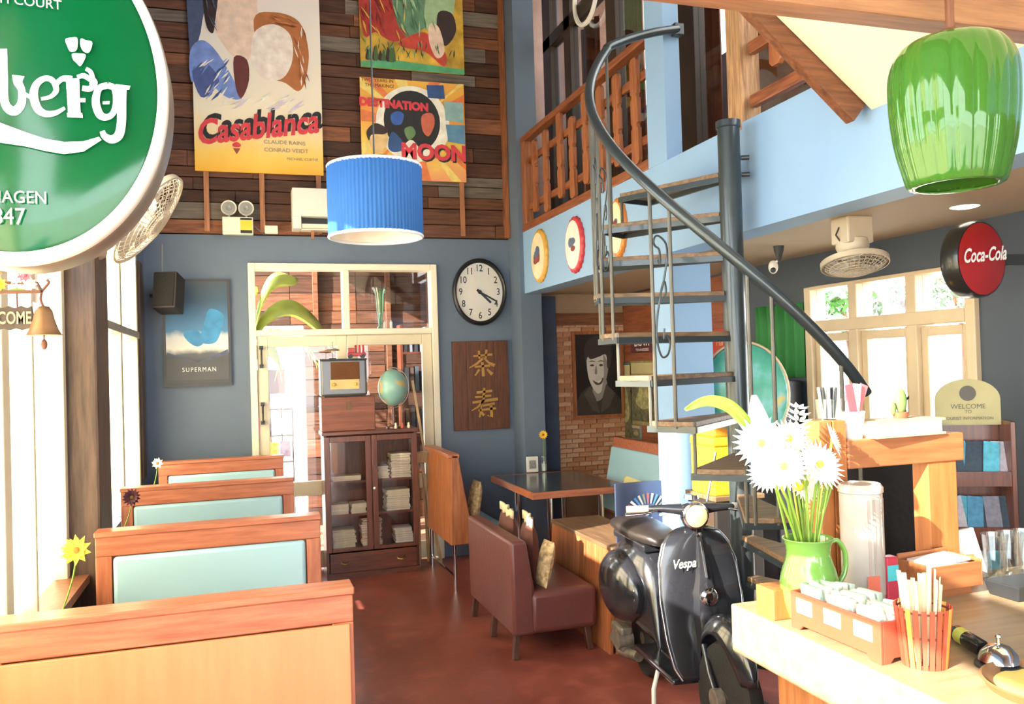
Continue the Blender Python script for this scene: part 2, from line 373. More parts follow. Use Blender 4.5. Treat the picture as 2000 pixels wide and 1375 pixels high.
# back door: white painted frame with a glazed transom and two leaves
door = bpy.data.objects.new('door_1', None); COL.objects.link(door); door.location = ((DX0+DX1)/2, YB, 0); door['kind'] = 'structure'; door['label'] = 'cream framed glazed double door behind the bookcase'
fy0, fy1 = YB-.045, YB+.10; m_dw = mat('white_door_paint', 'f0e8d2', .35, var=.04)
for a, b in (((DX0, fy0, 0), (DX0+.055, fy1, DZ)), ((DX1-.055, fy0, 0), (DX1, fy1, DZ)), ((DX0+.055, fy0, DZ-.055), (DX1-.055, fy1, DZ)), ((DX0+.055, fy0, 1.95), (DX1-.055, fy1, 2.0)), ((.82, fy0, 2.0), (.875, fy1, DZ-.055))):
    MB().box(a, b).build('door_frame', m_dw, door, bevel=.006, w=True)
for a, b in ((DX0+.055, .82), (.875, DX1-.055)): MB().box((a, YB+.02, 2.0), (b, YB+.025, DZ-.055)).build('transom_pane', m_glass, door, w=True)
for a, b in ((DX0+.058, .845), (.85, DX1-.058)):
    leaf = MB(); y0, y1 = YB-.02, YB+.03
    leaf.box((a, y0, .02), (a+.085, y1, 1.945)); leaf.box((b-.085, y0, .02), (b, y1, 1.945)); leaf.box((a+.085, y0, 1.86), (b-.085, y1, 1.945)); leaf.box((a+.085, y0, .62), (b-.085, y1, .74)); leaf.box((a+.085, y0, .02), (b-.085, y1, .16))
    lf = leaf.build('door_leaf', m_cream, door, bevel=.005, w=True)
    MB().box((a+.085, YB, .74), (b-.085, YB+.004, 1.86)).build('pane', m_glass, lf, w=True)
    MB().box((a+.085, YB, .16), (b-.085, YB+.004, .62)).build('pane', m_glass, lf, w=True)
for zz in (1.78, 1.32): MB().tube([(DX0+.09, YB-.06, zz-.07), (DX0+.09, YB-.045, zz), (DX0+.09, YB-.06, zz+.07)], .008, 8).box((DX0+.075, YB-.06, zz-.09), (DX0+.105, YB-.02, zz-.06)).box((DX0+.075, YB-.06, zz+.06), (DX0+.105, YB-.02, zz+.09)).build('door_bolt', m_black, door, w=True)
# the room behind the door: plank wall with a bright doorway
bw = struct(MB().box((.64, 9.3, 0), (2.9, 9.4, 3.4)).box((-.3, 9.3, 2.15), (.64, 9.4, 3.4)).box((-.3, 9.3, 0), (.28, 9.4, 1.0)), 'wall_back_room', mat('back_room_board', '5b4034', .8))
zz = .0
while zz < 3.3:
    h = random.uniform(.12, .2)
    for a, b in ((.64, 1.5), (1.5, 2.25), (2.25, 2.88)) if zz < 2.12 else ((-.28, .5), (.5, 1.2), (1.2, 2.1), (2.1, 2.88)):
        MB().box((a+.003, 9.27-random.uniform(0, .02), zz+.004), (b-.003, 9.3, zz+h-.004)).build('plank', m_plank if a > 1.1 or random.random() < .4 else m_plank2, bw)
    zz += h
for xx in (.74, 1.52, 1.98): MB().box((xx, 9.2, 0 if xx > .9 else 2.15), (xx+.05, 9.27, 3.35)).build('stud', m_plank2, bw)
struct(MB().box((2.9, 7.4, 0), (3.0, 9.4, 3.4)).box((-.35, 7.3, 3.4), (3.0, 9.5, 3.5)), 'wall_back_room_side', mat('back_room_board', '5b4034', .8))

# balcony: painted band, soffit, floor, column
mb = MB().box((XB, -2, ZU), (2.53, 6.9, ZT)); struct(mb, 'beam_balcony', m_band, 'pale blue painted band under the balcony rail')
struct(MB().box((2.53, -2, ZU+.02), (XR+.1, YB, ZU+.09)), 'ceiling_balcony', m_beige, 'beige ceiling under the balcony')
struct(MB().box((2.53, -2, ZT-.08), (XR+.1, YB, ZT)), 'floor_balcony', m_brownx)
struct(MB().box((XB-.004, 4.29, ZT), (2.445, 4.52, ROOF)), 'column_upper', m_band, 'blue column rising through the balcony rail')
struct(MB().box((XB+.002, 4.29, 0), (2.60, 4.52, ZU)), 'column_lower', m_band, 'blue column behind the spiral stair')
# right wall with glazed doors
ry0, ry1, rz = 3.21, 4.51, 2.085
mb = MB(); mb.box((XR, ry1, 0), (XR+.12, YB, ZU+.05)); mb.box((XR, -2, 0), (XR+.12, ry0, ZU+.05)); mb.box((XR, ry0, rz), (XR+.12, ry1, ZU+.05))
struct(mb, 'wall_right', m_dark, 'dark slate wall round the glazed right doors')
d2 = bpy.data.objects.new('door_2', None); COL.objects.link(d2); d2.location = (XR, (ry0+ry1)/2, 0); d2['kind'] = 'structure'; d2['label'] = 'cream framed three leaf glazed doors on the right'
m_cr2 = mat('beige_frame_paint', 'cdb896', .4, var=.08)
ys = [ry0, 3.62, 4.06, ry1]
for q in (ry0, 3.585, 4.035, ry1-.06): MB().box((XR-.03, q, 0), (XR+.09, q+(.07 if q in (3.585, 4.035) else .06), rz)).build('door_frame', m_cr2, d2, bevel=.005, w=True)
MB().box((XR-.033, ry0+.06, rz-.02), (XR+.093, ry1-.06, rz+.001)).build('door_frame', m_cr2, d2, bevel=.004, w=True)
MB().box((XR-.034, ry0+.06, 1.80), (XR+.094, ry1-.06, 1.87)).build('door_frame', m_cr2, d2, bevel=.004, w=True)
for a, b in ((ry0+.06, 3.585), (3.655, 4.035), (4.105, ry1-.06)):
    MB().box((XR+.02, a, 1.87), (XR+.024, b, rz-.02)).build('transom_pane', m_glass, d2, w=True)
    lf = MB().box((XR, a, .03), (XR+.04, a+.045, 1.79)).box((XR, b-.045, .03), (XR+.04, b, 1.79)).box((XR, a+.045, 1.74), (XR+.04, b-.045, 1.79)).box((XR, a+.045, .03), (XR+.04, b-.045, .16)).build('door_leaf', m_cr2, d2, bevel=.004, w=True)
    MB().box((XR+.018, a+.045, .16), (XR+.022, b-.045, 1.74)).build('pane', m_glass, lf, w=True)
    MB().tube([(XR, a+.022, 1.30), (XR-.035, a+.022, 1.32), (XR-.04, a+.022, 1.36), (XR-.035, a+.022, 1.40), (XR, a+.022, 1.42)], .007, 8).build('handle', m_black, lf, w=True)
# brick cladding under the balcony
wb = struct(MB().box((2.42, YB, 0), (XR, YB+.14, ZU+.03)), 'wall_brick', mat('mortar', 'a08a74', .9), 'brick clad wall behind the portrait')
MB().box((2.50, YB-.02, 0), (2.735, YB, ZU)).build('plaster', mat('deep_blue_paint', '3f4f68', .6), wb)
m_brick = [mat('brick_%s' % n, c, .85, var=.2, scale=30, bump=.4) for n, c in (('orange', 'b88460'), ('brown', 'a87252'), ('pale', 'c49a7a'))]
MB().box((2.735, YB-.03, 2.0), (XR, YB, 2.115)).build('lintel_board', m_brownx, wb)
bmesh_ = {}
bh = .0425; row = 0; z = .50
while z < 1.99:
    x = 2.738 - (.06 if row % 2 else 0)
    while x < XR-.01:
        a, b = max(x, 2.738), min(x+.117, XR-.004)
        if b-a > .02:
            key = round(b-a, 3)
            o = None
            if key in bmesh_:
                o = bpy.data.objects.new('brick', bmesh_[key]); COL.objects.link(o); o.parent = wb
            else:
                o = MB().box((0, -.02, 0), (b-a, 0, bh-.007)).build('brick', m_brick[0], wb); bmesh_[key] = o.data
            o.location = (a, YB-random.uniform(0, .005), z)
            mm = random.choice(m_brick); o.material_slots[0].link = 'OBJECT'; o.material_slots[0].material = mm
        x += .123
    z += bh; row += 1
MB().box((XR-.025, 5.2, 0), (XR, YB-.02, ZU)).build('side_boarding', wood('red_boarding', '6a3826', '96573c', 'y', 4), wb)

# glazed partition of the upper floor
gp = bpy.data.objects.new('window_3', None); COL.objects.link(gp); gp.location = (2.66, 5.5, ZT); gp['kind'] = 'structure'; gp['label'] = 'dark framed glazing of the upper floor behind the rail'
m_dk = mat('dark_brown_frame', '33261f', .5)
for a, b in ((6.82, 7.0), (6.36, 6.5), (5.5, 5.66), (4.42, 4.62), (3.2, 3.3)): MB().box((2.62, a, ZT), (2.70, b, ROOF)).build('mullion', m_dk, gp, bevel=.005, w=True)
MB().box((2.62, 3.2, 4.42), (2.70, 7.0, 4.52)).build('transom', m_dk, gp, w=True)
MB().box((2.62, 3.2, ZT), (2.70, 7.0, ZT+.1)).build('sill_rail', m_dk, gp, w=True)
for a, b in ((6.5, 6.82), (5.66, 6.36), (4.62, 5.5), (3.3, 4.42)):
    MB().box((2.655, a, ZT+.1), (2.66, b, 4.42)).build('pane', glass('dark_glass', (.75, .72, .68), .1), gp, w=True)
    MB().box((2.655, a, 4.52), (2.66, b, ROOF)).build('pane', glass('dark_glass'), gp, w=True)
struct(MB().box((XR, 2.5, ZT), (XR+.1, YB+.2, 3.9)), 'wall_upper_room', mat('upper_room_paint', '8a6a5a', .7, scale=3, var=.3))  # wall stops short; the gap above is added to let sky light in
struct(MB().box((2.5, YB, ZT), (XR, YB+.1, ROOF)), 'wall_upper_back', mat('upper_room_paint', '8a6a5a', .7))
for a, b, c0 in ((6.5, 6.85, 'reddish curtain behind the upper glazing next to the corner pilaster'), (5.72, 5.98, 'reddish curtain in the middle of the upper glazing'), (4.66, 5.0, 'reddish curtain behind the upper glazing beside the blue column')):
    cu = MB().grid(lambda u, v, a=a, b=b: (2.95+.02*math.sin(u*30), a+(b-a)*u, ZT+.005+v*1.8), 30, 3).build('curtain', mat('red_brown_curtain', '7a4a3c', .8), smooth=60, solid=.004)
    tag(cu, c0, 'curtain', 'curtains of the upper room')
# ------------------------------------------------------------------ balcony railing
def notched(w, h, up):
    """outline of a flat baluster with round bites out of both edges and clipped corners"""
    pts = []; r = .017; c = .02
    left = [(-w/2, c), ]
    def side(sx):
        out = [(sx*w/2, c)]
        for zc in (h*.36, h*.64): out += [(sx*(w/2-r*math.sin(a)), zc-r*math.cos(a)) for a in [PI*k/8 for k in range(9)]]
        return out+[(sx*w/2, h-c)]
    return [(-w/2+c, 0), (w/2-c, 0)] + side(1) + [(w/2-c, h), (-w/2+c, h)] + side(-1)[::-1]
def baluster(parent, y, z0, h, w=.095):
    return MB().prism(notched(w, h, 0), (XB+.005, y, z0), (0, 1, 0), (0, 0, 1), (.028, 0, 0)).build('baluster', m_bal, parent, w=True, bevel=.003)
rl = thing('balcony_railing', 'red-brown wooden balcony railing with notched flat balusters left of the blue column', 'railing', (XB+.04, 5.7, ZT))
for z0, h, d in ((ZT, .065, .085), (2.98, .055, .03), (3.38, .055, .03), (3.575, .05, .075)):
    MB().box((XB+.033 if d < .05 else XB-.005, 4.525, z0), (XB+.033+d if d < .05 else XB-.005+d, 6.897, z0+h)).build('rail', m_rail, rl, w=True, bevel=.006)
MB().box((XB-.002, 6.80, ZT+.065), (XB+.07, 6.895, 3.575)).build('post', m_bal, rl, w=True, bevel=.005)
for i, px in enumerate((1040, 1062, 1090, 1114, 1141, 1170, 1203, 1239)):
    y = P(px, 300, X=XB).y; baluster(rl, y, 2.875 if i % 2 else 2.925, .66 if i % 3 else .60)
rr = thing('balcony_railing', 'short wooden railing end with one baluster beside the weathered post', 'railing', (XB+.04, 3.1, ZT))
for z0 in (2.87, 3.13): MB().box((XB+.035, 2.5, z0), (XB+.075, 3.52, z0+.06)).build('rail', m_rail, rr, w=True, bevel=.005)
baluster(rr, 3.27, 2.99, .36, .085); baluster(rr, 2.86, 2.99, .36, .085)
MB().box((XB+.03, 2.5, ZT), (XB+.08, 2.56, 3.3)).build('post', m_rail, rr, w=True)
wp = MB().box((XB-.002, 3.53, ZT-.04), (XB+.11, 3.66, 3.52)).build('balcony_post', wood('weathered_post', '7c5a40', 'c49a70', 'z', 5, rough=.8, bump=.6), bevel=.012)
tag(wp, 'rough weathered wooden post above the black stair pole', 'post')

# ------------------------------------------------------------------ spiral stair
SX, SY, SR = 2.22, 3.46, .65
st = thing('spiral_staircase', 'black steel spiral staircase with wooden wedge treads and curved handrail', 'staircase', (SX, SY, 0))
m_iron = mat('blue_black_iron', '3b4448', .35, metal=.4, var=.1, coat=.3)
m_iron2 = mat('worn_iron', '5d5a52', .45, metal=.5, var=.2)
m_tread = wood('tread_timber', '5f4936', '8f7355', 'x', 5, rough=.5)
MB().lathe([(.0, 0), (.11, 0), (.11, .02), (.052, .022), (.052, 2.74), (.058, 2.745), (.058, 2.775), (0, 2.78)], 28).build('pole', m_iron, st, smooth=40)
for zz in (2.6, 2.52): MB().cyl((.05, -.02, zz), (.085, -.035, zz), .012).build('bolt', m_iron, st)
def sang(i): return math.radians(108+17.5*(i-1))
def sz(i): return 2.54-.19*(i-1)
hw = math.radians(9.6)
for i in range(1, 14):
    a, z = sang(i), sz(i)
    def ring(r, da): return (r*math.cos(a+da), r*math.sin(a+da))
    poly = [ring(.055, -.5), ring(SR, -hw), ring(SR+.012, 0), ring(SR, hw), ring(.055, .5)]
    tr = MB().prism(poly, (0, 0, z-.022), XA, YA, (0, 0, .022)).build('tread', m_tread, st, bevel=.003)
    fr = MB()
    q = [ring(.05, -.5), ring(SR+.004, -hw*1.02), ring(SR+.004, hw*1.02), ring(.05, .5)]
    for k in range(3): fr.bar((q[k][0], q[k][1], z-.034), (q[k+1][0], q[k+1][1], z-.034), .012, .026)
    fr.build('tread_frame', m_iron, tr)
def rz_at(a): return sz(1+(math.degrees(a)-108)/17.5)+.92
for ad, low in [(q, min(13, round((q-108)/17.5+1))) for q in (125, 143, 158, 166, 174, 184, 207, 215, 242, 250, 276, 284)]:
    a = math.radians(ad); x, y = SR*math.cos(a), SR*math.sin(a); MB().cyl((x, y, max(sz(low)-.03, 0)), (x, y, rz_at(a)), .0085, n=8).build('baluster', m_iron2, st, smooth=40)
for i in range(1, 13):
    a = sang(i+.5); x, y = SR*.995*math.cos(a), SR*.995*math.sin(a); MB().cyl((x, y, max(sz(i+1)-.03, 0)), (x, y, sz(i)), .0085, n=8).build('riser_strut', m_iron2, st, smooth=40)
def scroll(a0, a1, zc, H):
    am = (a0+a1)/2; hwid = SR*abs(a1-a0)/2*.8
    def at(u, z): a = am+u*hwid/SR; return (SR*math.cos(a), SR*math.sin(a), zc+z)
    pts = [(-.35, H*.30), (-.1, H*.26), (-.15, H*.38), (-.7, H*.42), (-.9, H*.46), (-.6, H*.5), (0, H*.49), (.75, H*.42), (.8, H*.3), (.3, H*.12), (-.2, 0), (-.75, -H*.2), (-.85, -H*.36), (-.3, -H*.5), (.5, -H*.49), (.85, -H*.4), (.5, -H*.33), (.1, -H*.36), (.2, -H*.27)]
    MB().tube([at(x, z) for x, z in [tuple(p) for p in spline(pts, 6, False)]], .0045, 6).build('scroll', m_iron, st, smooth=60)
    MB().tube([at(x, z) for x, z in [tuple(p) for p in spline([(-.1, .02), (.35, .06), (.55, .02), (.3, -.01)], 5, False)]], .0045, 6).build('scroll', m_iron, st, smooth=60)
scroll(math.radians(207), math.radians(215), 1.92, .50); scroll(math.radians(166), math.radians(174), 2.35, .50); scroll(math.radians(174), math.radians(184), 2.30, .46)
pts = []
for k in range(70):
    a = math.radians(100+k*189/69); pts.append((SR*math.cos(a), SR*math.sin(a), rz_at(a)))
e0 = P(1322, 57, Y=4.25)-Vector((SX, SY, 0)); p1 = Vector(pts[8])
pts = [tuple(e0), tuple(e0*.66+p1*.34+Vector((-.01, 0, .012))), tuple(e0*.33+p1*.67+Vector((-.015, .01, .012)))]+pts[8:]
pts = [tuple(q) for q in spline(pts[:6], 4, False)]+pts[6:]
MB().tube(pts, .024, 12).build('handrail', m_iron, st, smooth=50)
MB().obox((e0.x+.01, e0.y+.012, e0.z), (.06, .05, .07)).build('bracket', m_iron, st, bevel=.006)

# ------------------------------------------------------------------ small sloping roof over the counter
RS = .778
def rzz(x): return 2.60+(XB-x)*RS
struct(MB().add([(XB, .2, rzz(XB)), (1.35, .2, rzz(1.35)), (1.35, 2.66, rzz(1.35)), (XB, 2.66, rzz(XB)), (XB, .2, rzz(XB)+.03), (1.35, .2, rzz(1.35)+.03), (1.35, 2.66, rzz(1.35)+.03), (XB, 2.66, rzz(XB)+.03)],
       [(0, 1, 2, 3), (7, 6, 5, 4), (0, 3, 7, 4), (1, 0, 4, 5), (2, 1, 5, 6), (3, 2, 6, 7)]), 'ceiling_canopy', mat('cream_soffit', 'f0e3c4', .7, var=.03), 'cream sloping soffit over the counter')
rf = MB().bar((XB-.045, 2.69, rzz(XB)-.01), (1.30, 2.69, rzz(1.30)+.025), .05, .10).build('rafter', m_brownx, bevel=.005)
tag(rf, 'sloping brown rafter along the cream soffit edge', 'beam')
p0, p1 = P(1390, 4, Y=1.72), P(1995, 45, Y=1.72)
bm_ = MB().box((p0.x-.25, 1.72, (p0.z+p1.z)/2), (XB+.0, 1.80, (p0.z+p1.z)/2+.12)).build('tie_beam', wood('orange_brown_beam', '8c6044', 'b08058', 'x', 4), bevel=.006)
tag(bm_, 'horizontal brown tie beam above the green pendant lamp', 'beam')

# ------------------------------------------------------------------ pendant lamps
def m_greenglass():
    m, t, b = base('green_ribbed_glass'); b.inputs['Base Color'].default_value = lin('5c9e3c'); b.inputs['Roughness'].default_value = .06
    b.inputs['Transmission Weight'].default_value = .55; b.inputs['IOR'].default_value = 1.25; b.inputs['Coat Weight'].default_value = .6; b.inputs['Coat Roughness'].default_value = .03
    return m
gc = P(1862, 215, Y=1.66)
k = (gc-Vector((0, 0, CAM_H))).dot(cF)/FOC
gl = thing('pendant_lamp', 'ribbed green glass melon pendant lamp hanging by the beam', 'lamp', (gc.x, gc.y, gc.z))
prof = [(.62, -.150), (.74, -.148), (.82, -.12), (.92, -.07), (.985, -.01), (1.0, .04), (.985, .075), (.92, .105), (.78, .128), (.55, .140), (.32, .146), (.15, .148)]
Rg, Hg = 113*k, 146*k/.149
rib = lambda a, z: 1+.028*abs(math.cos(a*10))**.7*min(1, max(0, (.15-z/Hg*1)*14))
gp_ = [(tuple(p)[0]*Rg, tuple(p)[1]*Hg) for p in spline(prof, 4, False)]
MB().lathe(gp_, 160, rib=rib, cap=False).build('shade', m_greenglass(), gl, smooth=50, solid=.004)
MB().cyl((0, 0, Hg*.148), (0, 0, Hg*.148+.10), .011, n=12).lathe([(.045, Hg*.146), (.045, Hg*.15), (.03, Hg*.158), (.012, Hg*.162)], 20).build('stem', m_brown, gl, smooth=40)
MB().sphere((0, 0, .02), .035, sc=(1, 1, 1.3)).cyl((0, 0, .06), (0, 0, Hg*.148), .014).build('bulb', mat('bulb_glass', 'f4efe0', .3), gl, smooth=40)
MB().cyl((0, .0, Hg*.148+.10), (0, 0, Hg*.148+.30), .009, n=10).box((-.012, 0, Hg*.148+.15), (.012, .075, Hg*.148+.17)).build('cord', m_brown, gl)

def fabric(name, c1, c2):
    m, t, b = base(name); L = t.links; o = t.nodes['Material Output']
    b.inputs['Base Color'].default_value = lin(c1); b.inputs['Roughness'].default_value = .8
    tr = t.nodes.new('ShaderNodeBsdfTranslucent'); tr.inputs[0].default_value = lin(c2); mx = t.nodes.new('ShaderNodeMixShader'); mx.inputs[0].default_value = .35
    L.new(b.outputs[0], mx.inputs[1]); L.new(tr.outputs[0], mx.inputs[2]); L.new(mx.outputs[0], o.inputs[0]); return m
lc = P(733, 395, Y=3.99); k = (lc-Vector((0, 0, CAM_H))).dot(cF)/FOC
bl = thing('pendant_lamp', 'blue pleated fabric drum pendant lampshade below the film posters', 'lamp', tuple(lc))
r, h = 91*k, 68*k
MB().lathe([(r*.985, -h), (r, -h+.003), (r, h-.003), (r*.985, h)], 288, rib=lambda a, z: 1+.012*math.sin(a*72)+.006*math.sin(a*31+z*9), cap=False).build('shade', fabric('blue_pleated_fabric', '3f7cc4', '4f8fd8'), bl, smooth=60)
MB().lathe([(r*.965, -h+.002), (r*.965, h-.002)], 64, cap=False).build('lining', mat('white_lining', 'efe6dc', .8), bl, smooth=60)
for s_ in (-1, 1): MB().tube([(r*.985*math.cos(2*PI*i/64), r*.985*math.sin(2*PI*i/64), s_*h) for i in range(64)], .008, 8, closed=True).build('rim', mat('pale_rim', 'dfe6ee', .6), bl, smooth=60)
MB().cyl((0, 0, h*.6), (0, 0, ROOF-lc.z), .004, n=8).build('cord', m_black, bl)
MB().sphere((0, 0, -.02), .045, sc=(1, 1, 1.3)).cyl((0, 0, .03), (0, 0, h*.6), .018).build('bulb', mat('bulb_glass', 'f4efe0'), bl, smooth=40)
sp = MB()
for i in range(3): sp.cyl((0, 0, h*.6), (r*.97*math.cos(i*2.094), r*.97*math.sin(i*2.094), h*.9), .003, n=6)
sp.build('spider', m_black, bl)
# ------------------------------------------------------------------ wall posters (flat prints on boards)
IN = lambda n, c, r=.55: mat('ink_'+n, c, r, var=.16, scale=14)
def board_on_battens(name, label, x0, y0, x1, y1, plane, m, battens, top=None, th=.02):
    a, b = P(x0, y1, Y=plane), P(x1, y1, Y=plane); t = P((x0+x1)/2, y0, Y=plane).z if top is None else top
    zb = (a.z+b.z)/2; root = thing(name, label, 'poster', (a.x, plane, zb))
    w, h = b.x-a.x, t-zb
    MB().box((0, 0, 0), (w, th, h)).build('panel', m, root)
    for bx in battens:
        xx = P(bx, y1, Y=plane).x-a.x; MB().box((xx-.02, th, -(zb-2.80)), (xx+.02, th+.02, h)).build('batten', m_batten, root)
    return root, w, h, Print((0, 0, 0), (w, 0, 0), (0, 0, h), (0, -1, 0))
m_p1 = grad('poster_cream_gold', [(0, 'f0b53c'), (.07, 'f9cf62'), (.22, 'f6ead0'), (.6, 'f3ebe2'), (1, 'efe0d4')], 'z', 0, 2.2, noise=.05, nscale=3)
p, w, h, pr = board_on_battens('film_poster', 'tall cream and gold film poster with red script title', 381, 0, 632, 338, 7.13, m_p1, (402, 511, 622), top=4.98)
S = 250/ (w/h) if 0 else None
def cz(x, y): return ((x-381)/251.0, (338-y)/251.0*w/h)      # poster pixel -> unit square
Z_ = lambda L_: [cz(*q) for q in L_]
pr.ink(spline(Z_([(376, -300), (440, -300), (430, -60), (405, 20), (395, 70), (376, 90)]), 4), IN('slate', '4c5878'))
pr.ink(spline(Z_([(377, 100), (400, 75), (430, 100), (470, 175), (468, 190), (440, 185), (400, 150), (378, 160)]), 4), IN('blue', '7d97d8'))
pr.ink(spline(Z_([(380, 140), (405, 120), (430, 150), (420, 175), (395, 190)]), 4), IN('indigo', '4f5f9a'))
pr.ink(spline(Z_([(415, -120), (500, -140), (508, 0), (505, 60), (490, 105), (465, 108), (440, 80), (420, 30)]), 5), IN('peach', 'f2d3bd'))
pr.ink(spline(Z_([(405, -160), (470, -170), (440, -60), (428, 20), (420, 60), (405, 20)]), 5), IN('umber', '3a2a2a'))
pr.ink(spline(Z_([(460, 105), (485, 108), (488, 150), (473, 187), (462, 165)]), 4), IN('maroon', '6b3230'))
pr.ink(spline(Z_([(500, 25), (540, 5), (590, 20), (608, 80), (600, 140), (585, 165), (560, 150), (520, 130)]), 5), IN('auburn', 'b9733f'))
pr.ink(spline(Z_([(505, 45), (540, 30), (572, 50), (575, 100), (555, 140), (520, 145), (495, 120), (494, 80)]), 5), IN('shell', 'fae6da'))
rs = random.Random(3)
def dabs(n, box, ln, wd, ang, inks, jit=.25):
    for _ in range(n):
        x, y = rs.uniform(box[0], box[2]), rs.uniform(box[1], box[3]); a = math.radians(ang)+rs.uniform(-jit, jit); l = ln*rs.uniform(.5, 1); d = (math.cos(a)*l, math.sin(a)*l)
        q = [tuple(v_) for v_ in stroke([(x-d[0], y-d[1]), (x, y+rs.uniform(-2, 2)), (x+d[0], y+d[1])], [.6, wd*rs.uniform(.5, 1), .4])]
        q = [(min(1, max(0, cz(*t)[0])), min(1, max(0, cz(*t)[1]))) for t in q]; pr.ink(q, rs.choice(inks))
dabs(26, (392, 120, 450, 190), 18, 5, 125, [IN('indigo', '4f5f9a'), IN('navy', '34568c'), IN('blue', '7d97d8'), IN('ivory', 'f7efe0')])
dabs(16, (582, 40, 604, 150), 16, 3.5, 80, [IN('amber', 'd8965a'), IN('sienna', '8a4a28'), IN('shell', 'fae6da')])
dabs(12, (530, 12, 585, 32), 14, 3, 15, [IN('amber', 'd8965a'), IN('sienna', '8a4a28')])
dabs(12, (410, -20, 425, 50), 18, 3, 75, [IN('slate', '4c5878'), IN('ink_dark', '241c1e')])
dabs(20, (440, 185, 600, 205), 22, 5, 150, [IN('lilac', 'd8cce0'), IN('ivory', 'f7efe0')])
pr.build('printed_artwork', p, w=False)
pt = lambda x, y: Vector((cz(x, y)[0]*w, 0, cz(x, y)[1]*h))
uu, vv = Vector((1, 0, .16)).normalized(), Vector((-.1, 0, 1)).normalized()
k_ = w/251
for nm, dx, dy, c, zz, b in (('title_shadow', 7, -10, IN('black', '232325'), .006, .012), ('title', 0, 0, IN('red', 'd8414b'), .009, .012)):
    q = pt(503+dx, 246+dy); text(nm, 'Casablanca', 62*k_*1.12, c, p, q, uu, vv, extrude=zz, bold=b*.6, shear=.25, sx=.78, w=False)
text('credits', 'CLAUDE RAINS', 11*k_, IN('grey', '8a8682'), p, pt(555, 274), XA, ZA, extrude=.006, w=False, sx=1.1)
text('credits', 'CONRAD VEIDT', 11*k_, IN('grey', '8a8682'), p, pt(558, 290), XA, ZA, extrude=.006, w=False, sx=1.1)
text('credits', 'MICHAEL CURTIZ', 8*k_, IN('grey', '8a8682'), p, pt(590, 307), XA, ZA, extrude=.006, w=False)
lg = Print((0, -.004, 0), (w, 0, 0), (0, 0, h), (0, -1, 0)); lg.ink(spline(Z_([(453, 282), (461, 277), (469, 282), (467, 287), (455, 287)]), 4), IN('red', 'd8414b')); lg.ink(Z_([(454, 290), (468, 290), (461, 302)]), IN('rust', '96463a')); lg.build('studio_mark', p, w=False)

m_p2 = mat('poster_red_gold_green', 'c8a23c', .5, var=.6, scale=5)
p, w, h, pr = board_on_battens('film_poster', 'red, green and yellow painterly film poster above the moon poster', 705, 0, 907, 138, 7.14, m_p2, (), top=4.95)
def cz(x, y): return ((x-705)/202.0, (138-y)/202.0*w/h)
Z_ = lambda L_: [cz(*q) for q in L_]
pr.ink(Z_([(705, 138), (705, 128), (760, 120), (830, 124), (907, 128), (907, 138)]), IN('jade', '57a878'))
pr.ink(spline(Z_([(700, -200), (760, -180), (790, -20), (800, 60), (770, 85), (735, 70), (708, 60)]), 5), IN('crimson', 'b83c34'))
pr.ink(spline(Z_([(765, -80), (830, -120), (850, 20), (820, 60), (790, 72), (770, 20)]), 5), IN('sage', '6f9a7a'))
pr.ink(spline(Z_([(850, -60), (890, -60), (885, 30), (840, 60), (830, 20)]), 5), IN('mint', 'a8c89a'))
pr.ink(spline(Z_([(780, 85), (830, 62), (870, 100), (865, 125), (830, 100), (790, 95)]), 5), IN('scarlet', 'cf4a3a'))
pr.ink(spline(Z_([(858, 20), (885, 20), (892, 55), (870, 85), (855, 60)]), 5), IN('umber', '3a2a2a'))
pr.ink(spline(Z_([(840, 45), (858, 50), (868, 95), (852, 110), (838, 80)]), 5), IN('peach', 'e0a080'))
for i in range(9):
    x = 712+i*6.5+random.uniform(-2, 2); pr.ink(spline(Z_([(x, 122), (x+5, 100+random.uniform(-12, 6)), (x+9, 122)]), 3), IN(random.choice(['umber', 'forest']), '4c6a3c'))
dabs(40, (710, 5, 795, 75), 16, 4, 70, [IN('crimson', 'b83c34'), IN('rust', '96463a'), IN('gold', 'e0b848'), IN('dark_red', '7a2420')], .5)
dabs(24, (770, 0, 850, 60), 18, 5, 80, [IN('sage', '6f9a7a'), IN('mint', 'a8c89a'), IN('moss', '4a7a5a')])
dabs(40, (710, 88, 900, 120), 10, 3, 90, [IN('gold', 'e0b848'), IN('forest', '4c6a3c'), IN('umber', '3a2a2a'), IN('jade', '57a878')], .6)
pr.build('printed_artwork', p, w=False)
m_p3 = grad('poster_orange_burst', [(0, 'f0a070'), (.3, 'f8d25a'), (.6, 'f2a24c'), (1, 'f6c84e')], 'z', 0, 1.0, noise=.25, nscale=5)
p, w, h, pr = board_on_battens('film_poster', 'orange film poster with a black disc and red lettering', 708, 158, 911, 352, 7.12, m_p3, (722, 806, 903))
def cz(x, y): return ((x-708)/203.0, (352-y)/194.0)
Z_ = lambda L_: [cz(*q) for q in L_]
for i in range(14):
    a = i*2*PI/14; c0 = (808, 243); q = [c0, (c0[0]+150*math.cos(a), c0[1]+150*math.sin(a)), (c0[0]+150*math.cos(a+.16), c0[1]+150*math.sin(a+.16))]
    q = [(min(1, max(0, cz(*t)[0])), min(1, max(0, cz(*t)[1]))) for t in q]; pr.ink(q, IN('flame', 'e8824a') if i % 2 else IN('straw', 'f6d878'))
pr.ink(Z_(ell(808, 243, 72, 74)), IN('ivory', 'f7efe0')); pr.ink(Z_(ell(806, 238, 55, 60)), IN('black', '232325'))
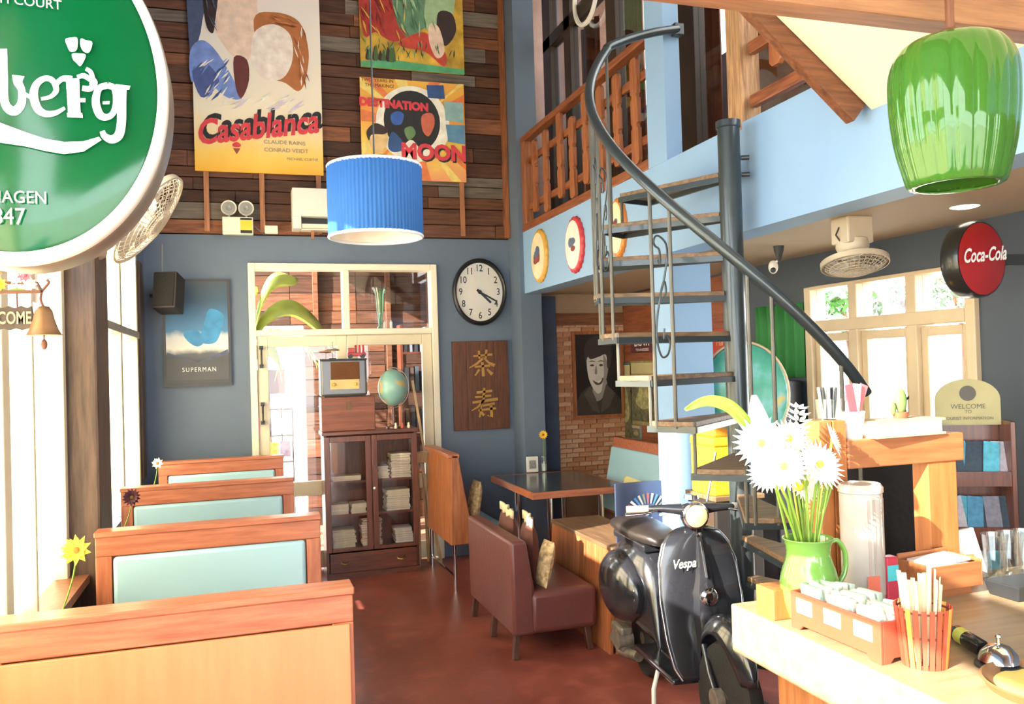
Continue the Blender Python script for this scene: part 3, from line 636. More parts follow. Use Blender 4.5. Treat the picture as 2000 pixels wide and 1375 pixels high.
pr.ink(Z_([(836, 165), (870, 163), (872, 190), (838, 190)]), IN('navy', '34568c')); pr.ink(Z_([(870, 195), (908, 195), (908, 235), (872, 232)]), IN('aqua', '8fb6b8')); pr.ink(Z_([(872, 240), (910, 240), (910, 278), (876, 274)]), IN('steel', '5e8fb4'))
pr.ink(spline(Z_([(765, 228), (778, 220), (790, 226), (784, 245), (768, 245)]), 4), IN('royal', '3a62b4')); pr.ink(spline(Z_([(825, 226), (845, 220), (850, 240), (838, 265), (826, 255)]), 4), IN('coral', 'cc6a50'))
pr.ink(spline(Z_([(790, 255), (805, 248), (812, 262), (798, 275)]), 4), IN('leaf', '6a8a5a')); pr.ink(spline(Z_([(765, 262), (778, 268), (792, 290), (770, 300), (758, 290)]), 4), IN('navy', '34568c'))
pr.ink(spline(Z_([(790, 285), (806, 275), (822, 300), (815, 320), (780, 320)]), 4), IN('ivory', 'f7efe0'))
pr.ink(spline(Z_([(716, 352), (718, 320), (740, 305), (760, 310), (768, 330), (766, 352)]), 4), IN('olive', 'a8a85a'))
pr.ink(spline(Z_([(722, 262), (738, 250), (756, 258), (756, 285), (742, 303), (726, 295)]), 5), IN('sand', 'e6c48a')); pr.ink(spline(Z_([(718, 262), (735, 246), (758, 256), (752, 266), (728, 268), (722, 280)]), 5), IN('umber', '3a2a2a'))
pr.build('printed_artwork', p, w=False)
pt = lambda x, y: Vector((cz(x, y)[0]*w, 0, cz(x, y)[1]*h)); k_ = w/203
text('title', 'DESTINATION', 21*k_, IN('red', 'd8414b'), p, pt(772, 208), Vector((1, 0, -.03)), ZA, extrude=.010, bold=.006, sx=.98, w=False)
for nm, d, c, e in (('title_shadow', 3, IN('black', '232325'), .010), ('title', 0, IN('red', 'd8414b'), .012)):
    text(nm, 'MOON', 41*k_, c, p, pt(847+d, 298+d), XA, ZA, extrude=e, bold=.009, sx=.98, w=False)
text('credits', 'TWO YEARS IN', 9*k_, IN('umber', '3a2a2a'), p, pt(741, 163), XA, ZA, extrude=.008, w=False)
text('credits', 'THE MAKING!', 9*k_, IN('umber', '3a2a2a'), p, pt(745, 173), XA, ZA, extrude=.008, w=False)

# framed poster beside the loudspeaker: generic night-blue picture
a, b = P(321, 757, Y=7.17), P(448, 545, Y=7.17); p = thing('framed_poster', 'framed dark blue film poster with a white glow beside the black loudspeaker', 'poster', (a.x, 7.165, a.z)); w, h = b.x-a.x, b.z-a.z
MB().box((0, 0, 0), (w, .03, h)).build('frame', mat('charcoal_frame', '3c3f46', .4), p)
m_sp = grad('poster_night', [(0, '4a4d52'), (.2, '3c3f46'), (.30, '5c6068'), (.36, 'e8e6dc'), (.46, 'd6dad8'), (.52, '4d86b4'), (.8, '38566f'), (1, '46525c')], 'z', 0, h, noise=.06, nscale=8)
MB().box((.02, -.003, .03), (w-.02, 0, h-.02)).build('print', m_sp, p)
pr = Print((0, -.003, 0), (w, 0, 0), (0, 0, h), (0, -1, 0))
pr.ink([(.05, .32), (.5, .22), (.95, .34), (.95, .30), (.5, .17), (.05, .28)], IN('slate', '4c5878')).ink([(.04, .06), (.96, .06), (.96, .30), (.5, .215), (.04, .30)], mat('ink_ash', '515357', .5))
pr.ink(spline([(.55, .42), (.62, .62), (.7, .72), (.9, .66), (.85, .5), (.75, .4)], 5), IN('azure', '3f8fc4')).ink(spline([(.3, .5), (.5, .52), (.6, .42), (.5, .37), (.36, .42)], 5), IN('azure', '3f8fc4'))
pr.build('printed_artwork', p, w=False)
text('title', 'SUPERMAN', .05, mat('ink_paper', 'f2f2f2', .5), p, (w*.52, 0, h*.155), XA, ZA, extrude=.007, sx=.85, w=False, space=1.3)

# carved tea plaque
a, b = P(887, 842, Y=7.18), P(990, 665, Y=7.18); p = thing('wooden_plaque', 'dark wooden plaque with two gold brush characters below the clock', 'plaque', (a.x, 7.172, a.z)); w, h = b.x-a.x, b.z-a.z
m_pl = wood('plaque_timber', '4a2a1c', '6e4028', 'z', 5); 
for i in range(4): MB().box((w*i/4+.001, -.012, 0), (w*(i+1)/4-.001, .027, h)).build('plank', m_pl, p, bevel=.003)
m_gold = mat('gold_paint', 'ae843e', .45, var=.15)
gx = MB()
def br(pts, ws): gx.prism([tuple(q) for q in stroke([(x*w, y*h) for x, y in pts], [q*w for q in ws])], (0, -.012, 0), XA, ZA, (0, -.004, 0))
for c_, strokes in ((.73, [([(-.16, .10), (.18, .115)], (.03, .04)), ([(-.06, .16), (-.05, .07)], (.04, .03)), ([(.08, .17), (.06, .07)], (.04, .03)), ([(.02, .08), (-.10, .015), (-.24, -.03)], (.035, .04, .015)), ([(.02, .08), (.12, .02), (.22, -.01)], (.03, .04, .06)), ([(-.14, -.02), (.14, -.01)], (.035, .04)), ([(.0, .03), (.01, -.13)], (.045, .05)), ([(-.06, -.05), (-.14, -.12)], (.04, .02)), ([(.08, -.05), (.17, -.11)], (.03, .06))]),
                    (.28, [([(-.12, .14), (.16, .155)], (.04, .04)), ([(.02, .19), (.0, .05), (-.10, -.02), (-.22, -.06)], (.04, .04, .035, .015)), ([(-.15, .09), (.14, .10)], (.035, .035)), ([(-.20, .03), (.26, .06)], (.04, .05)), ([(-.02, -.01), (.20, .01)], (.035, .04)), ([(-.10, -.06), (.22, -.045)], (.035, .04)), ([(.13, .0), (.14, -.14), (.06, -.12)], (.05, .05, .02)), ([(-.05, -.08), (-.0, -.12)], (.04, .05)), ([(-.03, .03), (-.08, -.14)], (.03, .03))])):
    for pts_, ws in strokes: br([(.53+x, c_+y) for x, y in pts_], ws)
gx.build('gold_characters', m_gold, p)['kind'] = 'stuff'
# wall clock
c = P(935, 571, Y=7.2); p = thing('wall_clock', 'round black-rimmed wall clock with white dial above the plaque', 'clock', (c.x, YB, c.z))
rx, rz_ = (P(987, 571, Y=7.16).x-P(882, 571, Y=7.16).x)/2, (P(935, 505, Y=7.16).z-P(935, 637, Y=7.16).z)/2
MY = Matrix(((1, 0, 0), (0, 0, -1), (0, 1, 0)))   # lathe axis towards the room
def dish(prof, c=(0, 0, 0), n=56): return MB().lathe([(r, z) for r, z in prof], n, c=c, cap=False, M=MY @ Matrix.Diagonal((rx, rz_, 1)))
dish([(.0, 0), (.96, 0), (1, .02), (.99, .05), (.93, .058), (.87, .045), (.86, .03)]).build('rim', mat('black_plastic', '1d1e20', .3), p, smooth=40)
dish([(0, .03), (.865, .03)]).build('dial', mat('dial_white', 'e8e6e0', .5, var=.02), p)
m_ink = mat('clock_ink', '202020', .6)
for i in range(1, 13):
    a = i*PI/6; text('numeral', str(i), .085, m_ink, p, (rx*.70*math.sin(a), -.030, rz_*.70*math.cos(a)), XA, ZA, extrude=.002, bold=.001, sx=rx/rz_, w=False)
for nm, ln, ang, ww in (('minute_hand', .66, 114, .014), ('hour_hand', .52, 128, .02)):
    a = math.radians(ang); d = Vector((rx*math.sin(a), 0, rz_*math.cos(a))); MB().bar(d*-.12+Vector((0, -.035, 0)), d*ln+Vector((0, -.035, 0)), ww, .002, up=(0, 1, 0)).build(nm, m_ink, p)
MB().lathe([(0, .033), (.018, .033), (.018, .042), (0, .042)], 16, M=MY).build('hub', m_ink, p)
MB().lathe([(0, .05), (.86, .047)], 48, M=MY @ Matrix.Diagonal((rx, rz_, 1))).build('cover_glass', m_glass, p)

# emergency light, junction box, white wall unit
m_ivory = mat('ivory_plastic', 'e9e3d0', .45, var=.03); m_chrome = mat('chrome', 'd8dade', .12, metal=1, var=.03)
a, b = P(435, 460, Y=7.14), P(494, 427, Y=7.14); p = thing('emergency_light', 'white emergency light with two round lamps below the tall poster', 'lamp', (a.x, 7.07, a.z)); w, h = b.x-a.x, b.z-a.z
MB().box((0, 0, 0), (w, .06, h)).build('body', m_ivory, p, bevel=.006)
MB().box((w*.58, -.002, .01), (w*.96, .0, h-.01)).build('label_plate', mat('yellow_label', 'e0c93c', .5), p); MB().box((w*.58, -.003, .01), (w*.96, -.002, h*.25)).build('label_band', m_black, p); MB().box((w*.58, -.003, h*.82), (w*.96, -.002, h-.01)).build('label_band', m_black, p)
for sx in (.22, .78):
    hd = MB().lathe([(.0, -.05), (.05, -.045), (.062, .0), (.06, .012), (.05, .004)], 28, c=(w*sx, .03, h+.075), M=MY, cap=False).build('lamp_head', m_ivory, p, smooth=40)
    MB().lathe([(0, .002), (.02, .012), (.022, .003), (.052, .005)], 24, cap=False, c=(w*sx, .03, h+.075), M=MY).build('lens', mat('grey_lens', '9a9a98', .2), hd)
    MB().cyl((w*sx, .04, h-.005), (w*sx, .04, h+.03), .008).build('neck', m_ivory, p)
MB().tube([(w, .05, h*.6), (w+.05, .05, .04), (w+.09, .06, .01), (w+.10, .065, .05)], .004, 6).build('cable', mat('cable_grey', '6a6a7a', .6), p)
a, b = P(517, 458, Y=7.15), P(542, 443, Y=7.15); o = MB().box((a.x, 7.09, a.z), (b.x, 7.128, b.z)).build('junction_box', m_ivory, bevel=.005); tag(o, 'small white junction box beside the emergency light', 'junction box')
a, b = P(571, 449, Y=7.08), P(660, 374, Y=7.08); p = thing('wall_unit', 'white box unit with a dark slot behind the blue lampshade', 'wall unit', (a.x, 6.98, a.z)); w, h = b.x-a.x, b.z-a.z
MB().box((0, 0, h*.30), (w, .21, h)).box((0, .01, 0), (w*.18, .21, h*.30)).box((w*.95, .01, 0), (w, .21, h*.30)).box((w*.18, .08, .0), (w*.95, .21, h*.3)).build('body', m_white, p, bevel=.005)
MB().box((w*.19, .02, h*.02), (w*.94, .08, h*.12)).build('tray', m_ivory, p)
MB().box((w*.2, .075, h*.13), (w*.94, .079, h*.29)).build('slot', m_black, p)
MB().box((w*.4, .1, -.07), (w*.46, .13, .0)).build('bracket', m_batten, p)

# loudspeaker in the corner and wall fan
a = P(300, 612, Y=6.85); b = P(357, 532, Y=6.85); p = thing('loudspeaker', 'black loudspeaker on the corner bracket over the dark blue poster', 'speaker', ((a.x+b.x)/2, 6.9, (a.z+b.z)/2), rot=(math.radians(-12), 0, math.radians(-14)))
w, h = (b.x-a.x)*.82, (b.z-a.z)*.92
MB().box((-w/2, -.10, -h/2), (w/2, .10, h/2)).build('cabinet', mat('black_vinyl', '221c1c', .6, bump=.1), p, bevel=.01)
MB().box((-w/2+.015, -.108, -h/2+.015), (w/2-.015, -.10, h/2-.015)).build('grille', mat('black_grille', '151213', .8, bump=.5, bscale=300), p, bevel=.003)
MB().tube([(-w*.45, .08, 0), (-w*.8, .12, .02), (-w*1.05, .12, .02)], .015, 8).build('bracket', m_black, p)
MB().tube([(-w*.4, .05, h/2), (-w*.55, .1, h*.9), (-w*.7, .15, h*1.6)], .004, 6).build('cable', mat('cable_pale', 'a8a49a', .6), p)

def cage_fan(parent, R, depth, m, rings=7, spokes=22, sx=1):
    """domed wire guard, both halves, with hub and blades, axis +z of the parent"""
    for nm, s in (('front_guard', 1), ('rear_guard', -1)):
        g = MB()
        f = lambda t: s*depth*(1-t**2.4)
        for i in range(rings):
            t = .18+.82*i/(rings-1); g.tube([(R*t*math.cos(2*PI*k/40), R*t*math.sin(2*PI*k/40)*sx, f(t)) for k in range(40)], .0018, 5, closed=True)
        for k in range(spokes):
            a = 2*PI*k/spokes; g.tube([(R*t*math.cos(a), R*t*math.sin(a)*sx, f(t)) for t in (.12, .35, .6, .85, 1)], .0016, 5)
        g.build(nm, m, parent, smooth=60, kind='stuff')
    MB().lathe([(R*.985, -.014), (R*1.02, -.012), (R*1.02, .012), (R*.985, .014)], 56, sy=sx, cap=False).build('rim_band', m, parent, smooth=40)
    MB().lathe([(0, depth*.98), (R*.17, depth*.95), (R*.18, depth*.85)], 24, sy=sx).build('badge', m, parent, smooth=40)
    for k in range(3):
        a = 2*PI*k/3
        def fn(u, v, a=a): r = R*(.16+.72*u); w_ = (.25+.95*u)*(v-.5); return (r*math.cos(a+w_), r*math.sin(a+w_)*sx, (v-.5)*depth*.7)
        MB().grid(fn, 8, 6).build('blade', mat('smoky_blade', 'b9b4ac', .3), parent, smooth=60, solid=.003)
    MB().cyl((0, 0, -depth*.5), (0, 0, depth*.5), R*.17, n=20).build('hub', m, parent, smooth=40)
m_fan = mat('aged_ivory_metal', 'b9ab93', .4, var=.15)
fc = P(287, 428, Y=3.95); d = Vector((.80, -.1, -.60))
p = thing('wall_fan', 'beige wire cage wall fan on the timber post beside the green sign', 'fan', tuple(fc), rot=tuple(d.to_track_quat('Z', 'Y').to_euler()))
cage_fan(p, .225, .055, m_fan, 9, 40)
MB().lathe([(.0, -.20), (.045, -.195), (.06, -.16), (.06, -.08), (.05, -.055)], 24).build('motor', m_fan, p, smooth=40)
q = p.rotation_euler.to_matrix().transposed() @ (Vector((-.60, 4.12, fc.z-.12))-fc)
MB().tube([(0, 0, -.17), tuple(Vector((0, 0, -.26))*.5+q*.5), tuple(q)], .016, 10).build('arm', m_fan, p, smooth=40)
MB().sphere(tuple(q), .04).build('wall_mount', m_fan, p, smooth=60)

# bottle-cap plates on the balcony band
MX = Matrix(((0, 0, -1), (1, 0, 0), (0, 1, 0)))
for i, (px, py, ry_, rzz_, c1, c2, lab) in enumerate(((1057, 500, 15, 52, 'e6d9b4', 'd9a648', 'cream and yellow bottle-cap plate nearest the corner pilaster'), (1126, 478, 17, 55, 'f0e4dc', 'c8424a', 'red fluted bottle-cap plate in the middle of the three'), (1211, 445, 15, 58, 'f0e0bc', 'd98438', 'orange and cream bottle-cap plate behind the stair balusters'))):
    c = P(px, py, X=XB); hy = abs(P(px-ry_, py, X=XB).y-P(px+ry_, py, X=XB).y)/2; hz = rzz_*(c.y/P(px, py, X=XB).y)*(c-Vector((0, 0, CAM_H))).dot(cF)/FOC
    p = thing('bottle_cap_plate', lab, 'wall plate', (XB, c.y, c.z), group='bottle-cap plates on the balcony band')
    Mx = MX @ Matrix.Diagonal((hy, hz, 1))
    MB().lathe([(0, .0), (.98, .0), (1, .012), (.94, .028), (.86, .032)], 84, M=Mx, rib=lambda a, z: 1+.03*math.cos(21*a)).build('rim', mat('cap_rim_'+c2, c2, .35), p, smooth=50)
    MB().lathe([(0, .037), (.6, .036), (.86, .0325)], 48, M=Mx, cap=False).build('face', mat('cap_face_'+c1, c1, .35), p, smooth=50)
    e = Print((-.038, 0, 0), (0, -hy, 0), (0, 0, hz), (-1, 0, 0))
    for _ in range(5):
        x, y = random.uniform(-.2, .2), random.uniform(-.2, .2); e.ink(ell(x, y, random.uniform(.2, .3), random.uniform(.1, .2), 10), mat('cap_ink_%d' % random.randint(0, 2), random.choice(['8a4038', '5a6a8a', 'c07a40']), .4))
    e.build('emblem', p, w=False)

# ------------------------------------------------------------------ round green beer sign
YS = 1.80; c = P(22, 160, Y=YS); rx = P(307, 160, Y=YS).x-c.x; rz_ = c.z-P(22, 492, Y=YS).z
sg = thing('beer_sign', 'round green illuminated beer sign with white script lettering and silver rim', 'sign', (c.x, YS, c.z))
D = Matrix.Diagonal((rx, rz_, 1))
MB().lathe([(1.0, .0), (1.035, .006), (1.065, .0), (1.075, -.02), (1.075, -.06)], 128, M=MY @ D, cap=False).build('front_rim', mat('white_rim', 'f3f1ec', .25, var=.02, coat=.5), sg, smooth=50)
MB().lathe([(1.075, -.03), (1.085, -.035), (1.085, -.13), (.98, -.15), (0, -.15)], 128, M=MY @ D, cap=False).build('body', mat('brushed_silver', '938c82', .35, metal=.6, var=.06), sg, smooth=40)
MB().lathe([(0, .012), (.4, .0105), (.8, .005), (.97, -.002), (1.01, -.006)], 128, M=MY @ D, cap=False).build('face', mat('green_gloss', '04562f', .12, var=.03, coat=.35, spec=.3), sg, smooth=60)
sgm = mat('sign_white', 'f6f6f2', .3, var=.0)
def sp_(x, y): return P(x/3.986, y/3.986, Y=YS-.012)
lt = MB(); LZ = [0]
def shape(outline):
    LZ[0] += 1; lt.add([P(x/3.986, y/3.986, Y=YS-.013-.0003*LZ[0]) for x, y in outline], [tuple(range(len(outline)))])
def brush(pts, ws, n=6):
    sp = [tuple(q) for q in spline([(x, y, w_) for (x, y), w_ in zip(pts, ws)], n, False)]
    shape([tuple(q) for q in stroke([(q[0], q[1]) for q in sp], [q[2] for q in sp])])
brush([(22, 380), (28, 600), (34, 780), (70, 850), (125, 860), (168, 800), (168, 700), (140, 640), (142, 588)], [66, 66, 66, 70, 72, 66, 56, 70, 98])
brush([(165, 720), (215, 745), (260, 770)], [40, 30, 30])
brush([(320, 770), (395, 752), (438, 700), (410, 628), (350, 610), (285, 655), (262, 740), (290, 840), (350, 885), (430, 880), (505, 840)], [26, 32, 44, 44, 44, 56, 66, 64, 52, 40, 24])
brush([(440, 650), (490, 612), (560, 620)], [40, 44, 60]); brush([(565, 610), (572, 760), (580, 905)], [104, 100, 96]); shape([(520, 880), (640, 880), (645, 918), (525, 912)])
brush([(600, 600), (650, 590), (690, 610), (735, 640), (700, 690), (640, 685)], [30, 40, 40, 50, 46, 40]); brush([(668, 535), (705, 560), (722, 620), (715, 660)], [30, 34, 40, 44]); shape([(600, 765), (665, 765), (665, 795), (600, 795)])
g_out = [tuple(q) for q in spline([(815, 640), (895, 700), (915, 790), (880, 905), (815, 945), (745, 900), (718, 790), (745, 690), (815, 640)], 6, False)]
brush([(840, 665), (770, 690), (745, 790), (775, 890), (830, 912), (880, 880), (905, 790), (890, 690), (840, 665)], [50, 52, 62, 62, 50, 46, 50, 48, 50])
brush([(945, 665), (945, 800), (945, 950), (925, 1050), (870, 1085), (815, 1060), (795, 1020)], [84, 74, 70, 72, 64, 50, 40]); shape([(900, 655), (1015, 668), (1005, 700), (900, 700)]); shape([(800, 790), (855, 788), (850, 812), (800, 812)])
shape([tuple(q) for q in spline([(515, 300), (560, 292), (600, 295), (605, 350), (590, 395), (545, 400), (520, 350), (508, 320)], 4)])
shape([tuple(q) for q in spline([(630, 300), (665, 312), (715, 325), (712, 370), (690, 410), (650, 400), (625, 350)], 4)])
shape([tuple(q) for q in spline([(560, 420), (610, 415), (665, 425), (655, 470), (625, 515), (595, 490), (570, 465)], 4)])
shape([(-1400, 620), (-1000, 720), (-500, 850)]+[(0, 955), (200, 1030), (350, 1080), (500, 1105), (650, 1100), (770, 1065), (790, 1090), (650, 1180), (500, 1200), (350, 1175), (200, 1140), (0, 1110), (-500, 1000), (-1000, 860)])
lt.build('script_lettering', sgm, sg, fix=False, w=True)['kind'] = 'stuff'
kk = (c-Vector((0, 0, CAM_H))).dot(cF)/FOC*1.1
text('script_lettering', 'Carls', 150*kk, sgm, sg, P(-12, 195, Y=YS-.014), XA, ZA, bold=.004, shear=.2, align='RIGHT', sx=.62)
text('motto', 'THE ROYAL DANISH COURT', 24*kk, sgm, sg, P(121, 12, Y=YS-.014), Vector((1, 0, -.03)), ZA, align='RIGHT', sx=.92, extrude=.002)
text('motto', 'COPENHAGEN', 31*kk, sgm, sg, P(93, 388, Y=YS-.014), XA, ZA, align='RIGHT', sx=.86, extrude=.002)
text('motto', '1847', 42*kk, sgm, sg, P(50, 425, Y=YS-.014), XA, ZA, align='RIGHT', sx=.82, extrude=.002)
MB().tube([(-.1, .12, rz_*.9), (-.2, .12, rz_*.9+.25), (-.31, .12, rz_*.9+.35)], .012, 10).build('bracket', m_black, sg)

# ------------------------------------------------------------------ under the balcony: fan, camera, red sign, downlight
cfc = P(1663, 425, Z=ZU+.02); p = thing('ceiling_fan', 'beige oscillating ceiling fan under the balcony', 'fan', (cfc.x, cfc.y, ZU+.02))
k = (cfc-Vector((0, 0, CAM_H))).dot(cF)/FOC
MB().box((-30*k, -.06, -52*k), (30*k, .06, 0)).build('housing', m_fan, p, bevel=.008)
MB().lathe([(.06, -.17), (.075, -.14), (.07, -.10), (.05, -.09)], 24).cyl((0, 0, -.10), (0, 0, -.05), .03).build('motor', m_fan, p, smooth=40)
hd = bpy.data.objects.new('fan_head', None); COL.objects.link(hd); hd.parent = p; hd.location = (0, -.01, -90*k); hd.rotation_euler = (math.radians(180-14), math.radians(6), 0)
cage_fan(hd, 62*k, .05, m_fan, 8, 30)
MB().tube([(-30*k, 0, -20*k), (-38*k, 0, -35*k), (-26*k, 0, -50*k)], .004, 6).build('cable', m_black, p)
dl = P(1884, 404, Z=ZU+.02); o = MB().lathe([(.0, -.006), (.04, -.006), (.055, -.002), (.06, 0)], 32, c=(dl.x, dl.y, ZU+.02)).build('downlight', mat('lamp_lit', 'fff4e0', .4, emit=3), smooth=40); tag(o, 'lit round downlight in the beige ceiling', 'lamp')
s0 = P(1521, 488, X=2.95); p = thing('security_camera', 'small black and white security camera under the beige ceiling', 'camera', (s0.x, s0.y, ZU+.02))
MB().lathe([(.03, 0), (.026, -.03), (.008, -.09)], 20).build('mount', m_black, p, smooth=40)
zc = P(1508, 530, X=2.95).z-ZU-.02; MB().cyl((0, 0, -.08), (-.02, .03, zc+.04), .006).sphere((-.02, .03, zc+.02), .028, sc=(1, 1, 1.4)).build('body', m_white, p, smooth=40)
MB().sphere((-.035, .01, zc), .016).build('lens', m_black, p, smooth=40)
cc = P(1900, 508, X=3.05); n = (Vector((0, 0, 0))-Vector((cc.x, cc.y, 0))).normalized(); n = Vector((-.93, -.37, 0)).normalized(); n = Matrix.Rotation(math.radians(50), 3, 'Z') @ (-Vector((cc.x, cc.y, 0)).normalized())
p = thing('round_sign', 'round red drink sign with white script on a wall bracket', 'sign', tuple(cc), rz=math.atan2(n.y, n.x)+PI/2)
k = (cc-Vector((0, 0, CAM_H))).dot(cF)/FOC; Rz = 75*k; Rx = 66*k
Dm = MY @ Matrix.Diagonal((Rx, Rz, 1))
MB().lathe([(0, -.045), (.96, -.045), (1.0, -.03), (1.0, .03), (.96, .045)], 64, M=Dm).build('body', mat('black_rim', '20201f', .3, coat=.4), p, smooth=40)
for s_ in (1, -1): MB().lathe([(0, s_*.062), (.5, s_*.058), (.93, s_*.046)], 64, M=Dm, cap=False).build('face', mat('red_gloss', 'a3161c', .15, coat=1), p, smooth=50)
text('script_lettering', 'Coca-Cola', Rz*.50, sgm, p, (-Rx*.05, -.064, Rz*.08), Vector((1, 0, .08)), ZA, extrude=.002, bold=.002, shear=.35, sx=.70, w=False)
b0 = Vector((Rx*.99, 0, 0)); R3 = Matrix.Rotation(-p.rotation_euler.z, 3, 'Z'); w0 = R3 @ Vector((XR-cc.x, -.06, 0))
MB().bar(tuple(R3 @ Vector((.04, 0, .0))), tuple(w0), .03, .045).build('bracket', m_black, p)

# ------------------------------------------------------------------ pictures on the brick wall
a, b = P(1127, 812, Y=7.16), P(1209, 652, Y=7.16); p = thing('framed_portrait', 'framed black and white portrait of a smiling dark-haired man', 'picture', (a.x, 7.15, a.z)); w, h = b.x-a.x, b.z-a.z
MB().box((-.03, .0, -.03), (w+.03, .025, 0)).box((-.03, 0, h), (w+.03, .025, h+.03)).box((-.03, 0, 0), (0, .025, h)).box((w, 0, 0), (w+.03, .025, h)).build('frame', m_bal, p)
MB().box((0, .004, 0), (w, .02, h)).build('print', mat('ink_photo_black', '141313', .4), p)
pr = Print((0, .003, 0), (w, 0, 0), (0, 0, h), (0, -1, 0)); g1, g2, g3, g4 = (mat('ink_g%s' % c_, c_, .45, var=.06, scale=14) for c_ in ('c9c6c2', '8e8a88', '35322f', '4b4744'))
pr.ink(spline([(.0, .0), (.04, .22), (.3, .36), (.62, .36), (.98, .18), (1, 0)], 5), g3).ink(spline([(.36, .2), (.40, .44), (.66, .44), (.66, .3), (.52, .18)], 5), g2)
pr.ink(spline([(.24, .66), (.28, .76), (.46, .80), (.66, .76), (.72, .6), (.66, .42), (.52, .27), (.40, .30), (.28, .45)], 6), g1)
pr.ink(spline([(.62, .74), (.72, .6), (.66, .42), (.56, .30), (.62, .5)], 5), g2)
pr.ink(spline([(.22, .66), (.20, .84), (.36, .96), (.62, .97), (.80, .86), (.78, .62), (.70, .58), (.68, .74), (.52, .72), (.34, .69), (.27, .72)], 6), mat('ink_photo_hair', '302d2c', .4))
for x in (.36, .56): pr.ink(spline([(x-.07, .655), (x, .675), (x+.08, .655), (x, .663)], 3), g3).ink(ell(x, .615, .045, .013, 12), g3)
pr.ink(spline([(.45, .62), (.47, .52), (.44, .50), (.41, .52)], 3), g2).ink(spline([(.36, .43), (.47, .405), (.60, .46), (.56, .385), (.44, .37)], 4), g4).ink(spline([(.39, .425), (.47, .407), (.57, .445), (.50, .395)], 4), mat('ink_white', 'efece6', .4))
pr.ink([(.30, .36), (.42, .20), (.50, .02), (.34, .06), (.16, .26)], g4).ink([(.66, .38), (.56, .2), (.52, .02), (.72, .1), (.86, .26)], g4)
pr.build('printed_photo', p, w=False)
pz = lambda x, y: P(x, y, X=XR-.03)
a, b = pz(1233, 690), pz(1278, 655); p = thing('licence_plate', 'dark red and white licence plate on the side boarding', 'plate', (XR-.026, a.y, a.z)); w, h = a.y-b.y, b.z-a.z
MB().box((-.008, -w, 0), (0, 0, h)).build('plate', mat('plate_red', '5a2a30', .4), p)
text('lettering', 'EM3 V71', h*.5, mat('ink_paper', 'f2f2f2', .5), p, (-.009, -w/2, h*.58), (0, -1, 0), ZA, extrude=.001, w=False, sx=w/h*.36, bold=.002)
text('lettering', 'TENNESSEE', h*.22, mat('ink_paper', 'f2f2f2', .5), p, (-.009, -w/2, h*.18), (0, -1, 0), ZA, extrude=.001, w=False, sx=w/h*.5)
for (x0, y0, x1, y1, c1, lab) in ((1214, 708, 1233, 862, '4a6a62', 'tall narrow teal poster strip on the side boarding'), (1235, 704, 1282, 828, '8a8058', 'faded khaki sailing ship picture below the licence plate'), (1236, 832, 1252, 856, '7a8894', 'small grey blue card below the khaki picture')):
    a, b = pz(x0, y1), pz(x1, y0); w, h = a.y-b.y, b.z-a.z; p = thing('wall_picture', lab, 'picture', (XR-.026, a.y, a.z))
    MB().box((-.012, -w, 0), (0, 0, h)).build('panel', mat('pic_'+c1, c1, .5, var=.35, scale=14), p)
    pr = Print((-.012, 0, 0), (0, -w, 0), (0, 0, h), (-1, 0, 0)); pr.rect(.06, .8, .94, .97, mat('pic_pale', 'b8ae84', .5)).rect(.06, .06, .94, .78, mat('pic_murk', '5e5c48', .5, var=.6, scale=25)); pr.ink(spline([(.2, .35), (.5, .25), (.8, .35), (.65, .65), (.45, .7), (.3, .5)], 4), mat('pic_mid', '9a9468', .5, var=.5, scale=30)); pr.build('print', p, w=False)
a, b = pz(1391, 735), pz(1440, 640); w, h = a.y-b.y, b.z-a.z; p = thing('wall_sign', 'red enamel sign partly hidden behind the stair pole', 'sign', (XR-.026, a.y, a.z))
MB().box((-.012, -w, 0), (0, 0, h)).build('panel', mat('sign_red', 'b0402e', .4), p); text('lettering', 'Marlb', h*.22, mat('ink_tan', 'd8b48a', .5), p, (-.0125, -w*.45, h*.72), (0, -1, 0), ZA, w=False, shear=.2, sx=.9)
# neon ring letter in the upper glazing
c = P(1143, -10, X=2.60); k = (c-Vector((0, 0, CAM_H))).dot(cF)/FOC
o = MB().tube([(2.60, c.y+.22*math.cos(2*PI*i/48), c.z+55*k*math.sin(2*PI*i/48)) for i in range(48)], .018, 8, closed=True).build('ring_letter', m_white, smooth=60); tag(o, 'white oval letter mounted on the upper glazing', 'sign')
